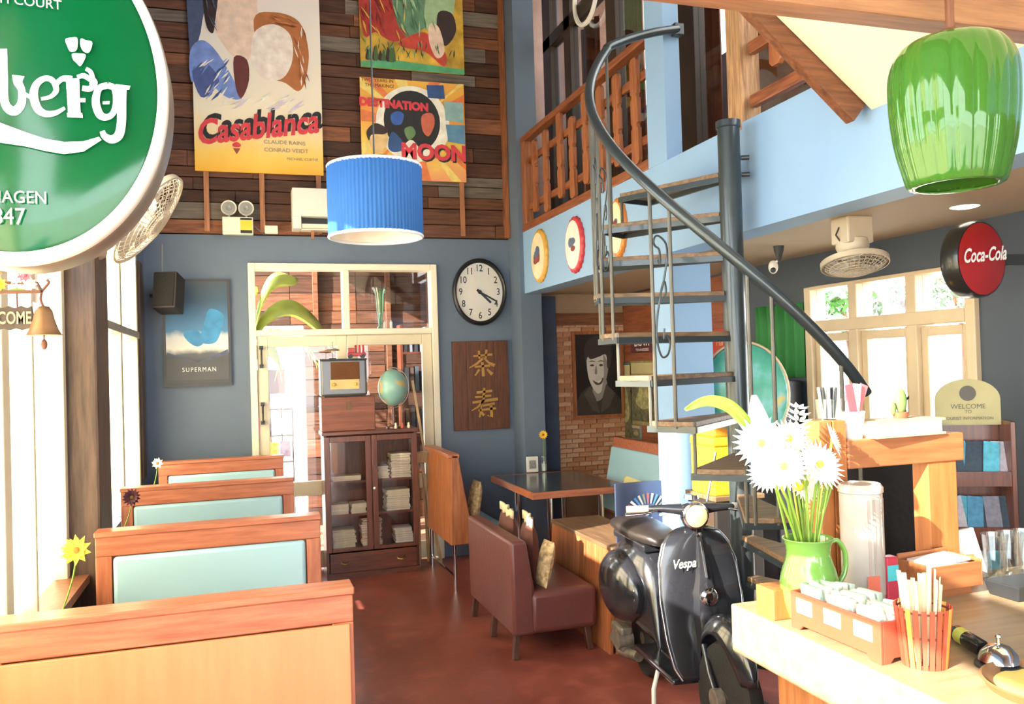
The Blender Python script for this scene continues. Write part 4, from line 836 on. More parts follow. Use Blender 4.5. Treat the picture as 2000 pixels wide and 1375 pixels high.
# ------------------------------------------------------------------ booths along the left windows
m_bw = wood('booth_timber', '904e32', 'b97252', 'x', 4, rough=.4, coat=.2); m_bwz = wood('booth_timber_z', '904e32', 'b97252', 'z', 4, rough=.4, coat=.2)
m_bd = wood('booth_board', 'cc7f54', 'd68b60', 'z', 2, rough=.4, bump=.05, coat=.2); m_sky = mat('sky_blue_vinyl', '9cc2d2', .4, var=.04, scale=3, coat=.15)
def cushion(name, m, parent, a, b, puff=.012, w=False, bevel=.02): return MB().box(a, b).build(name, m, parent, bevel=bevel, seg=3, w=w, smooth=50)
def booth(x0, x1, y, label, back_only=False, z=1.03):
    p = thing('booth_bench', label, 'bench', ((x0+x1)/2, y, 0), group='booths by the left windows'); X0, X1 = x0-p.location.x, x1-p.location.x
    t = .045; fr = .06
    MB().box((X0-.004, -t-.006, z-.022), (X1+.004, t+.006, z)).build('cap_rail', m_bw, p, bevel=.004)
    MB().box((X0, -t, z-.10), (X1, t, z-.022)).build('top_rail', m_bw, p, bevel=.003)
    for a in (X0, X1-fr): MB().box((a, -t, .02), (a+fr, t, z-.10)).build('stile', m_bwz, p, bevel=.003)
    MB().box((X0+fr, -.02, .05), (X1-fr, .02, z-.10)).build('core_board', m_bw, p)
    for s in ((1,) if back_only else (-1, 1)):
        cushion('back_pad', m_sky, p, (X0+fr+.004, -t-.008 if s < 0 else .02, .50), (X1-fr-.004, -.02 if s < 0 else t+.008, z-.104))
        ya, yb = sorted((s*t, s*(t+.36)))
        cushion('seat_pad', m_sky, p, (X0+.01, ya, .36), (X1-.01, yb, .45), bevel=.025)
        MB().box((X0+.02, ya+.02, .0), (X1-.02, yb-.02, .36)).build('seat_box', m_bw, p, bevel=.004)
    if back_only: MB().box((X0+.012, -t-.012, .03), (X1-.012, -t, z-.102)).build('back_board', m_bd, p, bevel=.003)
    return p
booth(-.66, .287, 2.50, 'nearest booth, its plain orange wooden back towards the camera', True)
booth(-.578, .306, 3.785, 'second booth from the camera, widest pale blue back pad with wooden frame')
booth(-.66, .272, 5.185, 'third booth from the camera with a sunlit blue back pad')
booth(-.59, .279, 6.60, 'farthest booth, in front of the glazed door')
m_table = mat('dark_laminate', '55473c', .25, var=.1); m_vglass = glass('clear_vase_glass', (.95, .98, .96), .08)
for i, (y, lab) in enumerate(((3.14, 'booth table behind the nearest orange booth back'), (4.48, 'booth table between second and third booth'), (5.89, 'booth table in front of the farthest booth'))):
    p = thing('booth_table', lab, 'table', (-.18, y, 0), group='booth tables'); MB().box((-.45, -.24, .72), (.38, .24, .75)).build('table_top', m_table, p, bevel=.005)
    MB().box((-.46, -.25, .70), (.39, .25, .72)).build('edge_frame', m_bw, p, bevel=.004); MB().cyl((0, 0, .02), (0, 0, .70), .03).build('pedestal', m_chrome, p, smooth=40); MB().lathe([(0, 0), (.2, 0), (.2, .012), (.05, .03), (0, .03)], 32).build('foot', m_black, p, smooth=40)
def petals(mb, c, n, d, r, pl, pw, cup=.3, rows=1):
    """ring of petals round c facing the direction d"""
    d = Vector(d).normalized(); u = d.cross(Vector((.3, .5, .8))).normalized(); v = d.cross(u); c = Vector(c)
    for rr in range(rows):
        for k in range(n):
            a = 2*PI*(k+.5*rr)/n; e = u*math.cos(a)+v*math.sin(a); s = d.cross(e); sc = 1-.25*rr; up = cup*(1+rr)
            q = [c+e*r, c+e*(r+pl*.5*sc)+s*pw+d*up*pl*.4, c+e*(r+pl*sc)+d*up*pl, c+e*(r+pl*.5*sc)-s*pw+d*up*pl*.4]
            mb.add(q, [(0, 1, 2, 3)])
    return mb
m_stem = mat('green_stem', '7fa23a', .5); m_leaf = mat('leaf_green', '6f9a3c', .45, var=.2)
m_yel = mat('yellow_petal', 'f0c43c', .6); m_wht = mat('white_petal', 'f6f4ea', .6, var=.02); m_marn = mat('maroon_petal', '5a2238', .6); m_eye = mat('flower_eye', '8a6a2a', .7)
def bud_vase(px, py, z, tip, label, mp, hv=.11, n=14, pl=.03, fc=(-.2, -.9, .3), rv=.022, extra=None, Y=None):
    b = P(px, py, Y=Y) if Y else P(px, py, Z=z); b.z = z
    p = thing('bud_vase', label, 'vase', tuple(b)); MB().lathe([(0, .002), (rv, .0), (rv*1.05, hv*.6), (rv*.8, hv*.85), (rv*1.1, hv)], 24, cap=False).build('vessel', m_vglass, p, smooth=50, solid=.002)
    t = P(*tip, Y=b.y)-b; mid = (Vector((0, 0, hv))+t)/2+Vector((t.x*.25, 0, .02))
    MB().tube([(0, 0, .01), (0, 0, hv)]+[tuple(q) for q in spline([(0, 0, hv), tuple(mid), tuple(t)], 5, False)][1:], .003, 6).build('stem', m_stem, p, smooth=60)
    fl = petals(MB(), t, n, fc, .006, pl, pl*.22, .25, 2).build('flower_head', mp, p); MB().sphere(tuple(t), .011, 10, 6).build('flower_eye', m_eye, fl)
    MB().cyl((0, 0, .004), (0, 0, hv*.5), rv*.9).build('water', mat('yellow_water', 'e6d24a', .2) if extra == 'y' else mat('clear_water', 'cfd8d2', .1), p)
    return p
bud_vase(112, 1197, .75, (150, 1075), 'small glass vase with a yellow flower behind the nearest booth', m_yel, extra='y', Y=3.05, n=10, pl=.045)
bud_vase(232, 1000, .75, (258, 972), 'bud vase with a maroon flower behind the second booth', m_marn, Y=4.5, pl=.04)
bud_vase(290, 950, .75, (308, 905), 'bud vase with a white flower in front of the dark wall', m_wht, Y=5.8, n=8, pl=.032)
b = P(165, 1205, Y=3.2); o = MB().lathe([(0, 0), (.03, 0), (.05, .02), (.062, .05), (.058, .05), (.045, .02), (0, .01)], 32, c=(b.x, b.y, .752)).build('bowl', m_white, smooth=40); tag(o, 'white bowl behind the nearest booth back', 'bowl')

# ------------------------------------------------------------------ welcome board and bell at the near window
Yw = 2.3; f = lambda x, y: P(x, y, Y=Yw)
m_brz = mat('old_bronze', '8a6a4c', .45, metal=.5, var=.2); m_rust = mat('rusty_iron', '6a4638', .7, var=.25)
c = f(86, 655); k = (c-Vector((0, 0, CAM_H))).dot(cF)/FOC*1.12
p = thing('hanging_bell', 'bronze bell on a curled iron bracket beside the welcome board', 'bell', tuple(c))
MB().lathe([(30*k, 0), (27*k, 2*k), (22*k, 12*k), (17*k, 28*k), (14*k, 42*k), (9*k, 50*k), (0, 52*k)], 36).build('bell_body', m_brz, p, smooth=50)
MB().cyl((0, 0, 10*k), (0, 0, -10*k), 1.6*k, n=8).sphere((0, 0, -16*k), 5.5*k, sc=(1, 1, 1.7)).build('clapper', m_rust, p, smooth=50)
MB().tube([tuple(q) for q in spline([(0, 0, 50*k), (-4*k, 0, 62*k), (-2*k, 0, 76*k), (2*k, 0, 82*k), (9*k, 0, 92*k), (6*k, 0, 97*k)], 5, False)], 2.2*k, 8).build('hook', m_rust, p, smooth=60)
MB().tube([(-2*k, 0, 76*k), (-12*k, .02, 92*k), (-45*k, .045, 95*k), (-100*k, .045, 95*k)], 3*k, 8).build('bracket', m_rust, p, smooth=60)
c = f(5, 645)+Vector((0, .0, 0)); p = thing('welcome_board', 'wavy edged wooden welcome board hanging by a chain in the near window', 'sign', tuple(c))
hw_ = 48*k; ol = [(-hw_, 0)]+[(-hw_+2*hw_*i/10, (3 if i % 2 else 0)*k) for i in range(1, 10)]+[(hw_, 2*k), (hw_-4*k, 15*k), (hw_-1*k, 26*k), (hw_-4*k, 41*k)]+[(hw_-2*hw_*i/10, (38 if i % 2 else 42)*k) for i in range(1, 10)]+[(-hw_, 40*k)]
MB().prism(ol, (0, 0, 0), XA, ZA, (0, .012, 0)).build('board', mat('grey_wood_board', '4a403a', .7, var=.25, scale=30), p)
text('lettering', 'WELCOME', 30*k, mat('tan_letter', 'b59a80', .6), p, (0, 0, 20*k), XA, ZA, extrude=.003, w=False, sx=.62, bold=.0008)
MB().cyl((22*k, .006, 40*k), (22*k, .006, 74*k), .002, n=6).build('chain', m_rust, p); MB().cyl((-22*k, .006, 40*k), (-22*k, .006, 74*k), .002, n=6).build('chain', m_rust, p)
og = thing('painted_ornament', 'painted metal flower ornament on a shelf bar above the welcome board', 'ornament', tuple(f(20, 572)))
MB().bar((-60*k, 0, 0), (48*k, 0, 2*k), .02, 5*k).build('bar', m_rust, og)
for x, z, c_, n_ in ((-14, 14, 'e8d838', 'yellow'), (10, 24, 'f2eee6', 'white'), (24, 30, 'd0607a', 'pink'), (-18, 38, '8a6a4a', 'brown'), (32, 14, 'f0ead8', 'cream')):
    petals(MB(), (x*k, -.01, z*k), 9, (0, -1, .1), 1*k, 11*k, 3.4*k, .15).sphere((x*k, -.01, z*k), 4*k, 8, 6).build('flower', mat('paint_'+n_, c_, .5), og, solid=.002)
MB().prism(spline([(-38*k, 5*k), (-20*k, 10*k), (-8*k, 4*k), (10*k, 8*k), (28*k, 4*k), (10*k, 3*k), (-10*k, 2*k)], 4), (0, -.005, 0), XA, ZA, (0, .01, 0)).build('leaves', m_leaf, og)

# ------------------------------------------------------------------ bookcase and what stands on it
m_bc = wood('bookcase_timber', '4e2618', '753f28', 'z', 4, rough=.35, coat=.3); m_bcx = wood('bookcase_timber_x', '4e2618', '753f28', 'x', 4, rough=.35, coat=.3)
BX0, BX1, BY, BZ = .60, 1.345, 6.80, 1.165
p = thing('bookcase', 'dark wooden bookcase with two glazed doors and a bottom drawer', 'bookcase', ((BX0+BX1)/2, BY, 0)); w = BX1-BX0; hx = w/2; dp = .28
for s in (-1, 1): MB().box((s*hx-(.022 if s > 0 else 0), .02, 0), (s*hx+(.022 if s < 0 else 0), dp, BZ-.03)).build('side_panel', m_bc, p, bevel=.002)
MB().box((-hx+.02, dp-.012, 0), (hx-.02, dp, BZ-.03)).build('back_panel', m_bc, p); MB().box((-hx-.015, -.01, BZ-.03), (hx+.015, dp+.0, BZ)).build('top_board', m_bcx, p, bevel=.004)
SHZ = (.235, .50, .765)
for zz in SHZ: MB().box((-hx+.022, .03, zz-.018), (hx-.022, dp-.012, zz)).build('shelf', m_bcx, p)
dr = MB().box((-hx+.024, 0, .045), (hx-.024, .03, .20)).build('drawer', m_bcx, p, bevel=.004)
MB().box((-hx, .01, 0), (hx, .03, .045)).build('plinth', m_bcx, p)
for s in (-.62, .58): MB().tube([(hx*s-.03, 0, .135), (hx*s-.03, -.025, .125), (hx*s, -.03, .118), (hx*s+.03, -.025, .125), (hx*s+.03, 0, .135)], .006, 8).build('drawer_handle', mat('brass', 'b89a5a', .3, metal=.9), dr, smooth=60)
for s in (-1, 1):
    x0, x1 = (-hx, -.002) if s < 0 else (.002, hx); fr = .045
    d = MB().box((x0, 0, .21), (x0+fr, .022, BZ-.04)).box((x1-fr, 0, .21), (x1, .022, BZ-.04)).box((x0+fr, 0, BZ-.04-fr), (x1-fr, .022, BZ-.04)).box((x0+fr, 0, .21), (x1-fr, .022, .235)).build('door', m_bc, p, bevel=.003)
    MB().box((x0+fr, .009, .235), (x1-fr, .012, BZ-.04-fr)).build('pane', glass('bookcase_glass', (.96, .96, .95), .05), d)
    if s > 0: MB().sphere((x0+.015, -.012, .70), .012).build('knob', mat('white_knob', 'e8e4dc', .3), d, smooth=60)
papers = ['d9d4cc', 'c9c2ba', 'b7aba6', 'cfc9b8', 'a8a2a6', 'dcd8c4', '9a8f8c', 'c4b8a0']
def stack(xc, zb, n, w, dpt, cols, label, th=(.010, .020), rot=3):
    z = zb+.0005
    for i in range(n):
        ORD = ['lowest', 'second', 'third', 'fourth', 'fifth', 'sixth', 'seventh', 'eighth', 'ninth', 'tenth', 'eleventh', 'twelfth', 'thirteenth', 'fourteenth']
        lab = label.replace('magazine', 'magazine lying '+('topmost' if i == n-1 else ORD[i]+('' if i == 0 else ' from below')), 1)
        t = random.uniform(*th); ww = w*random.uniform(.93, 1); c = random.choice(cols)
        o = bpy.data.objects.new('magazine', None) if 0 else None
        cov = mat('cover_'+c, c, .5, var=.15); pg = mat('page_edges', 'd8d0c2', .8, var=.12, scale=40)
        b_ = thing('magazine', lab, 'magazine', (p.location.x+xc+random.uniform(-.006, .006), BY+.05+dpt/2, z), rz=math.radians(random.uniform(-rot, rot)), group=label.replace('magazine', 'magazines', 1))
        MB().box((-ww/2, -dpt/2, 0), (ww/2, dpt/2, .0018)).box((-ww/2, -dpt/2, t-.0018), (ww/2, dpt/2, t)).build('cover', cov, b_)
        MB().box((-ww/2+.003, -dpt/2+.003, .0018), (ww/2-.003, dpt/2-.003, t-.0018)).build('pages', pg, b_); z += t+.0004
stack(-.20, SHZ[2], 3, .24, .17, papers, 'magazine in the low stack on the upper left shelf')
stack(.10, SHZ[2], 7, .10, .15, papers, 'magazine in the narrow stack on the upper right shelf')
stack(.245, SHZ[2], 12, .17, .17, papers, 'magazine in the tall stack on the upper right shelf')
stack(-.255, SHZ[1], 6, .15, .17, papers, 'magazine in the left stack on the middle shelf')
stack(-.105, SHZ[1], 5, .13, .16, papers, 'magazine in the centre stack on the middle shelf')
stack(.215, SHZ[1], 10, .20, .18, ['c8c4a8', '8a9aa2', 'd4cfb0', 'c9c2ba', 'd8c0a0'], 'magazine in the right stack on the middle shelf')
stack(-.225, SHZ[0], 9, .19, .17, ['c9c2a8', 'bdb49a', 'd4cdb6'], 'cream magazine in the left stack on the bottom shelf')
stack(-.005, SHZ[0], 14, .17, .15, ['d4cfc8', 'b04a5a', 'c8b8b0', 'd88a92', 'e0dcd4', '8a5a5a'], 'magazine in the tall mixed stack on the bottom shelf')
stack(.255, SHZ[0], 7, .15, .17, ['bdb8c4', 'a8a4b2', 'cfc9d0'], 'lilac grey magazine in the right stack on the bottom shelf')
# chest, radio, toys, globe
cx0, cx1 = P(628, 800, Y=6.83).x, P(733, 800, Y=6.83).x
p = thing('wooden_chest', 'brown wooden box with a brass latch under the old radio', 'box', ((cx0+cx1)/2, 6.95, BZ)); w = cx1-cx0; h = P(680, 772, Y=6.85).z-BZ-.012
MB().box((-w/2, -.11, 0), (w/2, .11, h)).build('body', wood('chest_timber', '6e3a22', '8a4e30', 'x', 3, rough=.4), p, bevel=.005)
MB().box((-w/2-.003, -.113, h*.72), (w/2+.003, .113, h*.74)).build('lid_seam', m_bc, p); MB().box((-.015, -.116, h*.62), (.015, -.11, h*.86)).build('latch', mat('dark_brass', '6a5230', .4, metal=.7), p)
rx0, rx1 = P(626, 735, Y=6.85).x, P(717, 735, Y=6.85).x; zt = P(670, 701, Y=6.85).z; zb_ = BZ+h
p = thing('vintage_radio', 'old chrome table radio with brown speaker cloth and cream dial', 'radio', ((rx0+rx1)/2, 6.94, zb_)); w = rx1-rx0; H = zt-zb_
MB().box((-w/2, -.09, .006), (w/2, .09, H)).build('casing', mat('grey_chrome', '6a6c70', .3, metal=.4, var=.08), p, bevel=.02, seg=3, smooth=40)
MB().box((-w/2-.003, -.094, H-.012), (w/2+.003, .094, H+.002)).build('top_trim', m_black, p, bevel=.004)
MB().box((-w*.28, -.094, H*.46), (w*.34, -.089, H*.92)).build('speaker_cloth', mat('brown_cloth', '6a4224', .9, bump=.4, bscale=400), p, bevel=.003)
MB().box((-w*.30, -.096, H*.20), (w*.33, -.089, H*.46)).build('dial', mat('cream_dial', 'd8b878', .4), p, bevel=.003)
for x in (-.22, .25): MB().lathe([(0, .0), (.014, 0), (.012, .014), (0, .015)], 20, c=(w*x, -.095, H*.33), M=MY).build('knob', mat('gold_knob', 'b08a3a', .3, metal=.7), p, smooth=40)
MB().box((-w*.42, -.05, 0), (w*.42, .05, .006)).build('foot', m_black, p)
zr = zt+.003; q = P(697, 700, Y=6.9)
p = thing('toy_truck', 'small red toy truck on the radio', 'toy', (q.x, 6.92, zr)); k = 8.0/FOC
MB().box((-.075, -.03, .018), (.075, .03, .045)).box((-.07, -.028, .045), (-.02, .028, .085)).build('body', mat('toy_red', 'b02a2a', .3), p, bevel=.004)
for x in (-.05, .05): 
    for s in (-1, 1): MB().cyl((x, s*.024, .018), (x, s*.034, .018), .017, n=16).build('wheel', m_black, p, smooth=40)
for x in (-.005, .025, .055): MB().cyl((x, 0, .045), (x, 0, .095), .009, n=10).sphere((x, 0, .10), .010, 8, 6).build('figure', mat('toy_red', 'b02a2a'), p, smooth=50)
q = P(650, 695, Y=6.9); p = thing('model_aeroplane', 'small model aeroplane on a wire stand on the radio', 'toy', (q.x, 6.92, zr))
MB().lathe([(0, 0), (.03, 0), (.028, .006), (0, .006)], 20).cyl((0, 0, .005), (0, 0, .14), .002, n=6).build('stand', m_black, p)
MB().tube([(-.06, 0, .07), (-.03, 0, .072), (.03, 0, .074), (.055, 0, .07)], [.004, .010, .012, .004], 10).build('fuselage', mat('model_grey', '8a7c70', .4), p, smooth=50)
MB().obox((.01, 0, .085), (.03, .15, .004)).obox((.01, 0, .062), (.028, .13, .004)).obox((-.055, 0, .074), (.018, .05, .003)).build('wings', mat('model_cream', 'cbb9a4', .5), p)
q = P(767, 757, Y=6.93); k = (q-Vector((0, 0, CAM_H))).dot(cF)/FOC
p = thing('desk_globe', 'pale blue-green globe on a stand on the bookcase', 'globe', (q.x, 6.93, BZ)); zc = q.z-BZ; r = 36*k
def globe_mat():
    m, t, b = base('globe_map'); L = t.links; tc = t.nodes.new('ShaderNodeTexCoord'); n = t.nodes.new('ShaderNodeTexNoise'); n.inputs['Scale'].default_value = 9; n.inputs['Detail'].default_value = 5; L.new(tc.outputs['Object'], n.inputs['Vector'])
    r_ = t.nodes.new('ShaderNodeValToRGB'); L.new(n.outputs['Fac'], r_.inputs['Fac']); e = r_.color_ramp.elements; e[0].position = .56; e[0].color = lin('86b3ac'); e[1].position = .62; e[1].color = lin('c9b27c'); L.new(r_.outputs[0], b.inputs['Base Color']); b.inputs['Roughness'].default_value = .3; return m
MB().sphere((0, 0, zc), r, 36, 20, sc=(.8, .8, 1)).build('sphere', globe_mat(), p, smooth=60)
MB().tube([(math.cos(a)*r*.88, 0, zc+math.sin(a)*r*1.08) for a in [math.radians(-100+i*210/30) for i in range(31)]], .004, 8).build('meridian', mat('globe_meridian', 'b8b4a8', .3, metal=.7), p, smooth=60)
MB().lathe([(0, 0), (.06, 0), (.058, .012), (.015, .025), (.012, zc-r*1.06), (0, zc-r*1.06)], 28, sy=1).build('base', m_bc, p, smooth=40)
for i, (x, c_, lab) in enumerate(((772, 'e8e0c8', 'tiny cream figurine under the globe, left one'), (785, 'b04a3a', 'tiny red figurine beside the globe base'), (797, 'e0d8c0', 'tiny cream figurine at the right end of the bookcase'))):
    q = P(x, 818, Y=6.88); o = MB().lathe([(0, 0), (.012, 0), (.014, .015), (.008, .028), (.011, .038), (0, .048)], 14, c=(q.x, 6.86, BZ)).build('figurine', mat('fig_'+c_, c_, .5), smooth=50); tag(o, lab, 'figurine', 'figurines by the globe')
# easel right of the bookcase
m_pine = wood('pine_timber', 'b08a5c', 'd8b684', 'z', 5)
q0 = P(815, 905, Y=7.0); p = thing('easel', 'pale wooden easel between bookcase and high bench', 'easel', (1.46, 7.0, 0))
MB().bar((-.06, -.02, .95), (.10, -.03, 0), .022, .022).build('leg', m_pine, p); MB().bar((-.10, .0, 1.55), (-.01, -.02, .9), .016, .02).build('mast', m_pine, p); MB().bar((-.03, .02, .95), (.02, .10, 0), .022, .022).build('leg', m_pine, p); MB().bar((-.08, -.02, .95), (-.085, -.03, 0), .022, .022).build('leg', m_pine, p)
MB().box((-.10, -.06, .86), (.10, -.02, .95)).build('tray', m_pine, p, bevel=.004)

# ------------------------------------------------------------------ seats and tables on the right
m_leather = mat('brown_leather', '683c38', .35, var=.12, scale=4, bump=.15, bscale=50); m_dleg = wood('dark_leg', '3a2219', '5a3626', 'z', 5)
m_floral = mat('floral_cloth', 'b9a078', .9, var=.5, scale=40); m_creamc = mat('cream_cloth', 'dcc9a0', .9, var=.12, scale=20)
p = thing('leather_loveseat', 'brown leather low seat with wooden legs seen from behind', 'armchair', (1.66, 4.98, 0))
MB().prism([(-.25, .13), (-.12, .13), (-.12, .40), (-.16, .66), (-.255, .66)], (0, -.47, 0), XA, ZA, (0, .95, 0)).build('backrest', m_leather, p, bevel=.018, seg=3, smooth=50)
cushion('seat', m_leather, p, (-.15, -.475, .13), (.26, .475, .37), bevel=.035)
for x, y in ((-.22, -.43), (-.22, .43), (.2, -.43), (.2, .43), (-.22, 0)): MB().bar((x, y, .14), (x*1.08, y*1.03, 0), .035, .04, up=(0, 1, 0)).build('leg', m_dleg, p, bevel=.004)
def throw(name, label, c, rx_, sz_, m1, m2=None, group=None):
    p_ = thing(name, label, 'cushion', c, rot=rx_, group=group); a, b_, h_ = sz_
    def fn(u, v):
        x, z = u*2-1, v*2-1; t = (1-abs(x)**3)*(1-abs(z)**3); return t
    m = MB()
    for s in (1, -1): m.grid(lambda u, v, s=s: ((u-.5)*a*(1-.08*(1-abs(2*v-1))*abs(2*u-1)), s*b_/2*fn(u, v)**.6, v*h_), 13, 13)
    o_ = m.build('cover', m1, p_, smooth=60)
    if m2: MB().grid(lambda u, v: ((u-.5)*a*1.0, .012*math.sin(u*20), h_*.97+v*.05+.01*math.sin(u*14)), 16, 3).build('frill', m2, p_, smooth=60, solid=.012)
    return p_
q = P(962, 1060, Y=5.15); throw('throw_cushion', 'cream topped brown cushion behind the leather back, left one', (1.60, 5.18, .385), (math.radians(0), 0, math.radians(84)), (.36, .10, .32), mat('dark_cloth', '5a3228', .8), m_creamc, 'cushions on the leather seat')
throw('throw_cushion', 'cream topped brown cushion behind the leather back, right one', (1.62, 4.82, .385), (0, 0, math.radians(80)), (.30, .10, .32), mat('dark_cloth', '5a3228', .8), m_creamc, 'cushions on the leather seat')
throw('throw_cushion', 'floral cushion at the near end of the leather seat', (1.61, 4.60, .375), (math.radians(14), 0, math.radians(96)), (.14, .07, .26), m_floral, None, 'cushions on the leather seat')
# box table with boarded sides
p = thing('boarded_table', 'low table with orange boarded sides beside the leather seat', 'table', (2.24, 4.89, 0)); m_ob = wood('orange_board', '8e4c2a', 'b87448', 'z', 4, rough=.45, rand=.12)
MB().box((-.27, -.50, .575), (.085, .50, .60)).build('table_top', wood('table_top_timber', '5f4634', '86684c', 'y', 4), p, bevel=.004)
for i in range(10): MB().add([(-.30, -.49+.098*i, .0), (-.30, -.49+.098*(i+1)-.003, 0), (-.265, -.49+.098*(i+1)-.003, .575), (-.265, -.49+.098*i, .575), (-.28, -.49+.098*i, .0), (-.28, -.49+.098*(i+1)-.003, 0), (-.245, -.49+.098*(i+1)-.003, .575), (-.245, -.49+.098*i, .575)], [(0, 1, 2, 3), (7, 6, 5, 4), (0, 3, 7, 4), (1, 0, 4, 5), (2, 1, 5, 6), (3, 2, 6, 7)]).build('board', m_ob, p)
for i in range(3): MB().box((-.26+.112*i, -.50, .0), (-.26+.112*(i+1)-.003, -.48, .575)).build('board', m_ob, p)
for i in range(3): MB().box((-.26+.112*i, .48, .0), (-.26+.112*(i+1)-.003, .50, .575)).build('board', m_ob, p)
MB().box((.056, -.48, 0), (.076, .48, .575)).build('back_board', m_ob, p)
# high bench with chrome legs
p = thing('high_back_bench', 'orange wooden high back bench on chrome legs beside the easel', 'bench', (1.55, 6.45, 0))
MB().prism([(-.12, .34), (.06, .34), (-.05, 1.0), (-.10, 1.0)], (0, -.40, 0), XA, ZA, (0, .84, 0)).build('back', m_ob, p, bevel=.006)
MB().box((-.125, -.40, .98), (-.04, .44, 1.01)).build('cap_rail', m_bw, p, bevel=.004)
cushion('seat', m_sky, p, (.02, -.38, .36), (.34, .42, .44))
for x, y in ((-.09, -.38), (-.09, .42), (.3, -.38), (.3, .42)): MB().cyl((x, y, 0), (x, y, .35), .015, n=14).build('leg', m_chrome, p, smooth=40)
MB().bar((-.09, -.38, .10), (-.09, .42, .10), .015, .015).build('stretcher', m_chrome, p)
throw('throw_cushion', 'slim floral cushion leaning on the high bench', (1.63, 6.22, .445), (math.radians(10), 0, math.radians(92)), (.20, .08, .34), m_floral, None)
# wall table with menu card and flower
p = thing('cafe_table', 'wooden edged table with chrome legs below the pilaster', 'table', (2.30, 6.13, 0))
MB().box((-.36, -.50, .715), (.36, .50, .748)).build('top', mat('black_laminate', '3f4449', .15, var=.1), p); 
for a, b in (((-.38, -.52, .70), (.38, -.50, .75)), ((-.38, .50, .70), (.38, .52, .75)), ((-.38, -.50, .70), (-.36, .50, .75)), ((.36, -.50, .70), (.38, .50, .75))): MB().box(a, b).build('edge', m_bw, p, bevel=.004)
for x, y in ((-.2, -.38), (.2, -.38), (-.2, .38), (.2, .38)): MB().cyl((x, y, 0), (x, y, .715), .022, n=16).build('leg', m_chrome, p, smooth=40)
q = P(1040, 922, Z=.75); o = thing('menu_stand', 'white menu card stand on the table below the pilaster', 'menu', (q.x, q.y, .75)); MB().box((-.05, -.012, 0), (.05, .012, .13)).build('card', m_white, o, bevel=.004); MB().box((-.03, -.014, .03), (.03, -.012, .10)).build('print', mat('menu_ink', '9a9a96', .5, var=.4, scale=60), o)
bud_vase(1063, 920, .75, (1061, 849), 'yellow flower in an olive glass vase beside the menu card', m_yel, hv=.13, n=12, pl=.035, fc=(-.3, -.9, .1), rv=.024)
# blue booth by the brick wall
p = thing('booth_bench', 'pale blue booth with a red-brown top rail below the brick wall', 'bench', (2.80, 5.98, 0))
MB().prism([(.02, .42), (.12, .42), (.20, 1.03), (.14, 1.03)], (0, -.47, 0), XA, ZA, (0, .94, 0)).build('back_board', m_bw, p, bevel=.004)
MB().prism([(.0, .46), (.03, .46), (.135, .955), (.105, .955)], (0, -.45, 0), XA, ZA, (0, .90, 0)).build('back_pad', m_sky, p, bevel=.01)
cushion('seat', mat('brown_seat', '6f4a34', .4), p, (-.10, -.47, .34), (.03, .47, .44)); MB().box((-.08, -.45, 0), (.12, .45, .34)).build('seat_box', m_bw, p)
throw('throw_cushion', 'cream cushion leaning on the pale blue booth back', (2.70, 5.70, .445), (math.radians(-10), math.radians(6), math.radians(-80)), (.32, .08, .34), mat('pale_olive_cloth', 'c8c08a', .9))
# ------------------------------------------------------------------ the old black scooter
hd = math.atan2(-1, -.10); SCX, SCY = 2.0, 4.03
m_blk = mat('black_enamel', '25262b', .22, var=.25, scale=5, coat=.6); m_tyre = mat('tyre_rubber', '1f1e1d', .8, bump=.3, bscale=90)
m_worn = mat('worn_alloy', '7d7468', .5, metal=.5, var=.35, scale=25)
v = thing('scooter', 'old black motor scooter with chrome edged leg shield', 'scooter', (SCX, SCY, 0), rz=hd)
def loft(mb, secs, n=24, pw=2.6):
    vs = []
    for x, yc, hw_, z0, z1 in secs:
        for k in range(n):
            a = 2*PI*k/n; c, s = math.cos(a), math.sin(a)
            vs.append((x, yc+hw_*math.copysign(abs(c)**(2/pw), c), (z0+z1)/2+(z1-z0)/2*math.copysign(abs(s)**(2/pw), s)))
    m = len(secs); fs = [(i*n+k, i*n+(k+1) % n, (i+1)*n+(k+1) % n, (i+1)*n+k) for i in range(m-1) for k in range(n)]
    fs += [tuple(range(n-1, -1, -1)), tuple((m-1)*n+k for k in range(n))]
    return mb.add(vs, fs)
def wheel(parent, x, R, w, name='wheel'):
    e = bpy.data.objects.new(name, None); COL.objects.link(e); e.parent = parent; e.location = (x, 0, R)
    My = Matrix(((1, 0, 0), (0, 0, 1), (0, -1, 0)))
    MB().lathe([(R*.62, -w*.42), (R*.80, -w*.5), (R*.95, -w*.36), (R, 0), (R*.95, w*.36), (R*.80, w*.5), (R*.62, w*.42)], 48, M=My, sx=.84).build('tyre', m_tyre, e, smooth=50)
    MB().lathe([(0, -w*.2), (R*.25, -w*.3), (R*.5, -w*.15), (R*.63, -w*.4), (R*.63, w*.4), (R*.5, w*.15), (R*.25, w*.3), (0, w*.2)], 40, M=My, sx=.84).build('rim', m_worn, e, smooth=40)
    MB().lathe([(0, -w*.45), (R*.16, -w*.42), (R*.16, w*.42), (0, w*.45)], 24, M=My).build('hub', m_worn, e, smooth=40)
    return e
wheel(v, 0, .20, .085, 'rear_wheel')
fw = wheel(v, .93, .235, .085, 'front_wheel'); fw.rotation_euler = (0, 0, math.radians(9))
body = loft(MB(), [(-.30, 0, .03, .44, .56), (-.27, 0, .09, .36, .64), (-.20, 0, .125, .32, .69), (-.08, 0, .14, .30, .72), (.08, 0, .14, .27, .72), (.18, 0, .12, .25, .70), (.25, 0, .09, .23, .60), (.30, 0, .08, .21, .40), (.34, 0, .08, .20, .28)], 28).build('rear_body', m_blk, v, smooth=60)
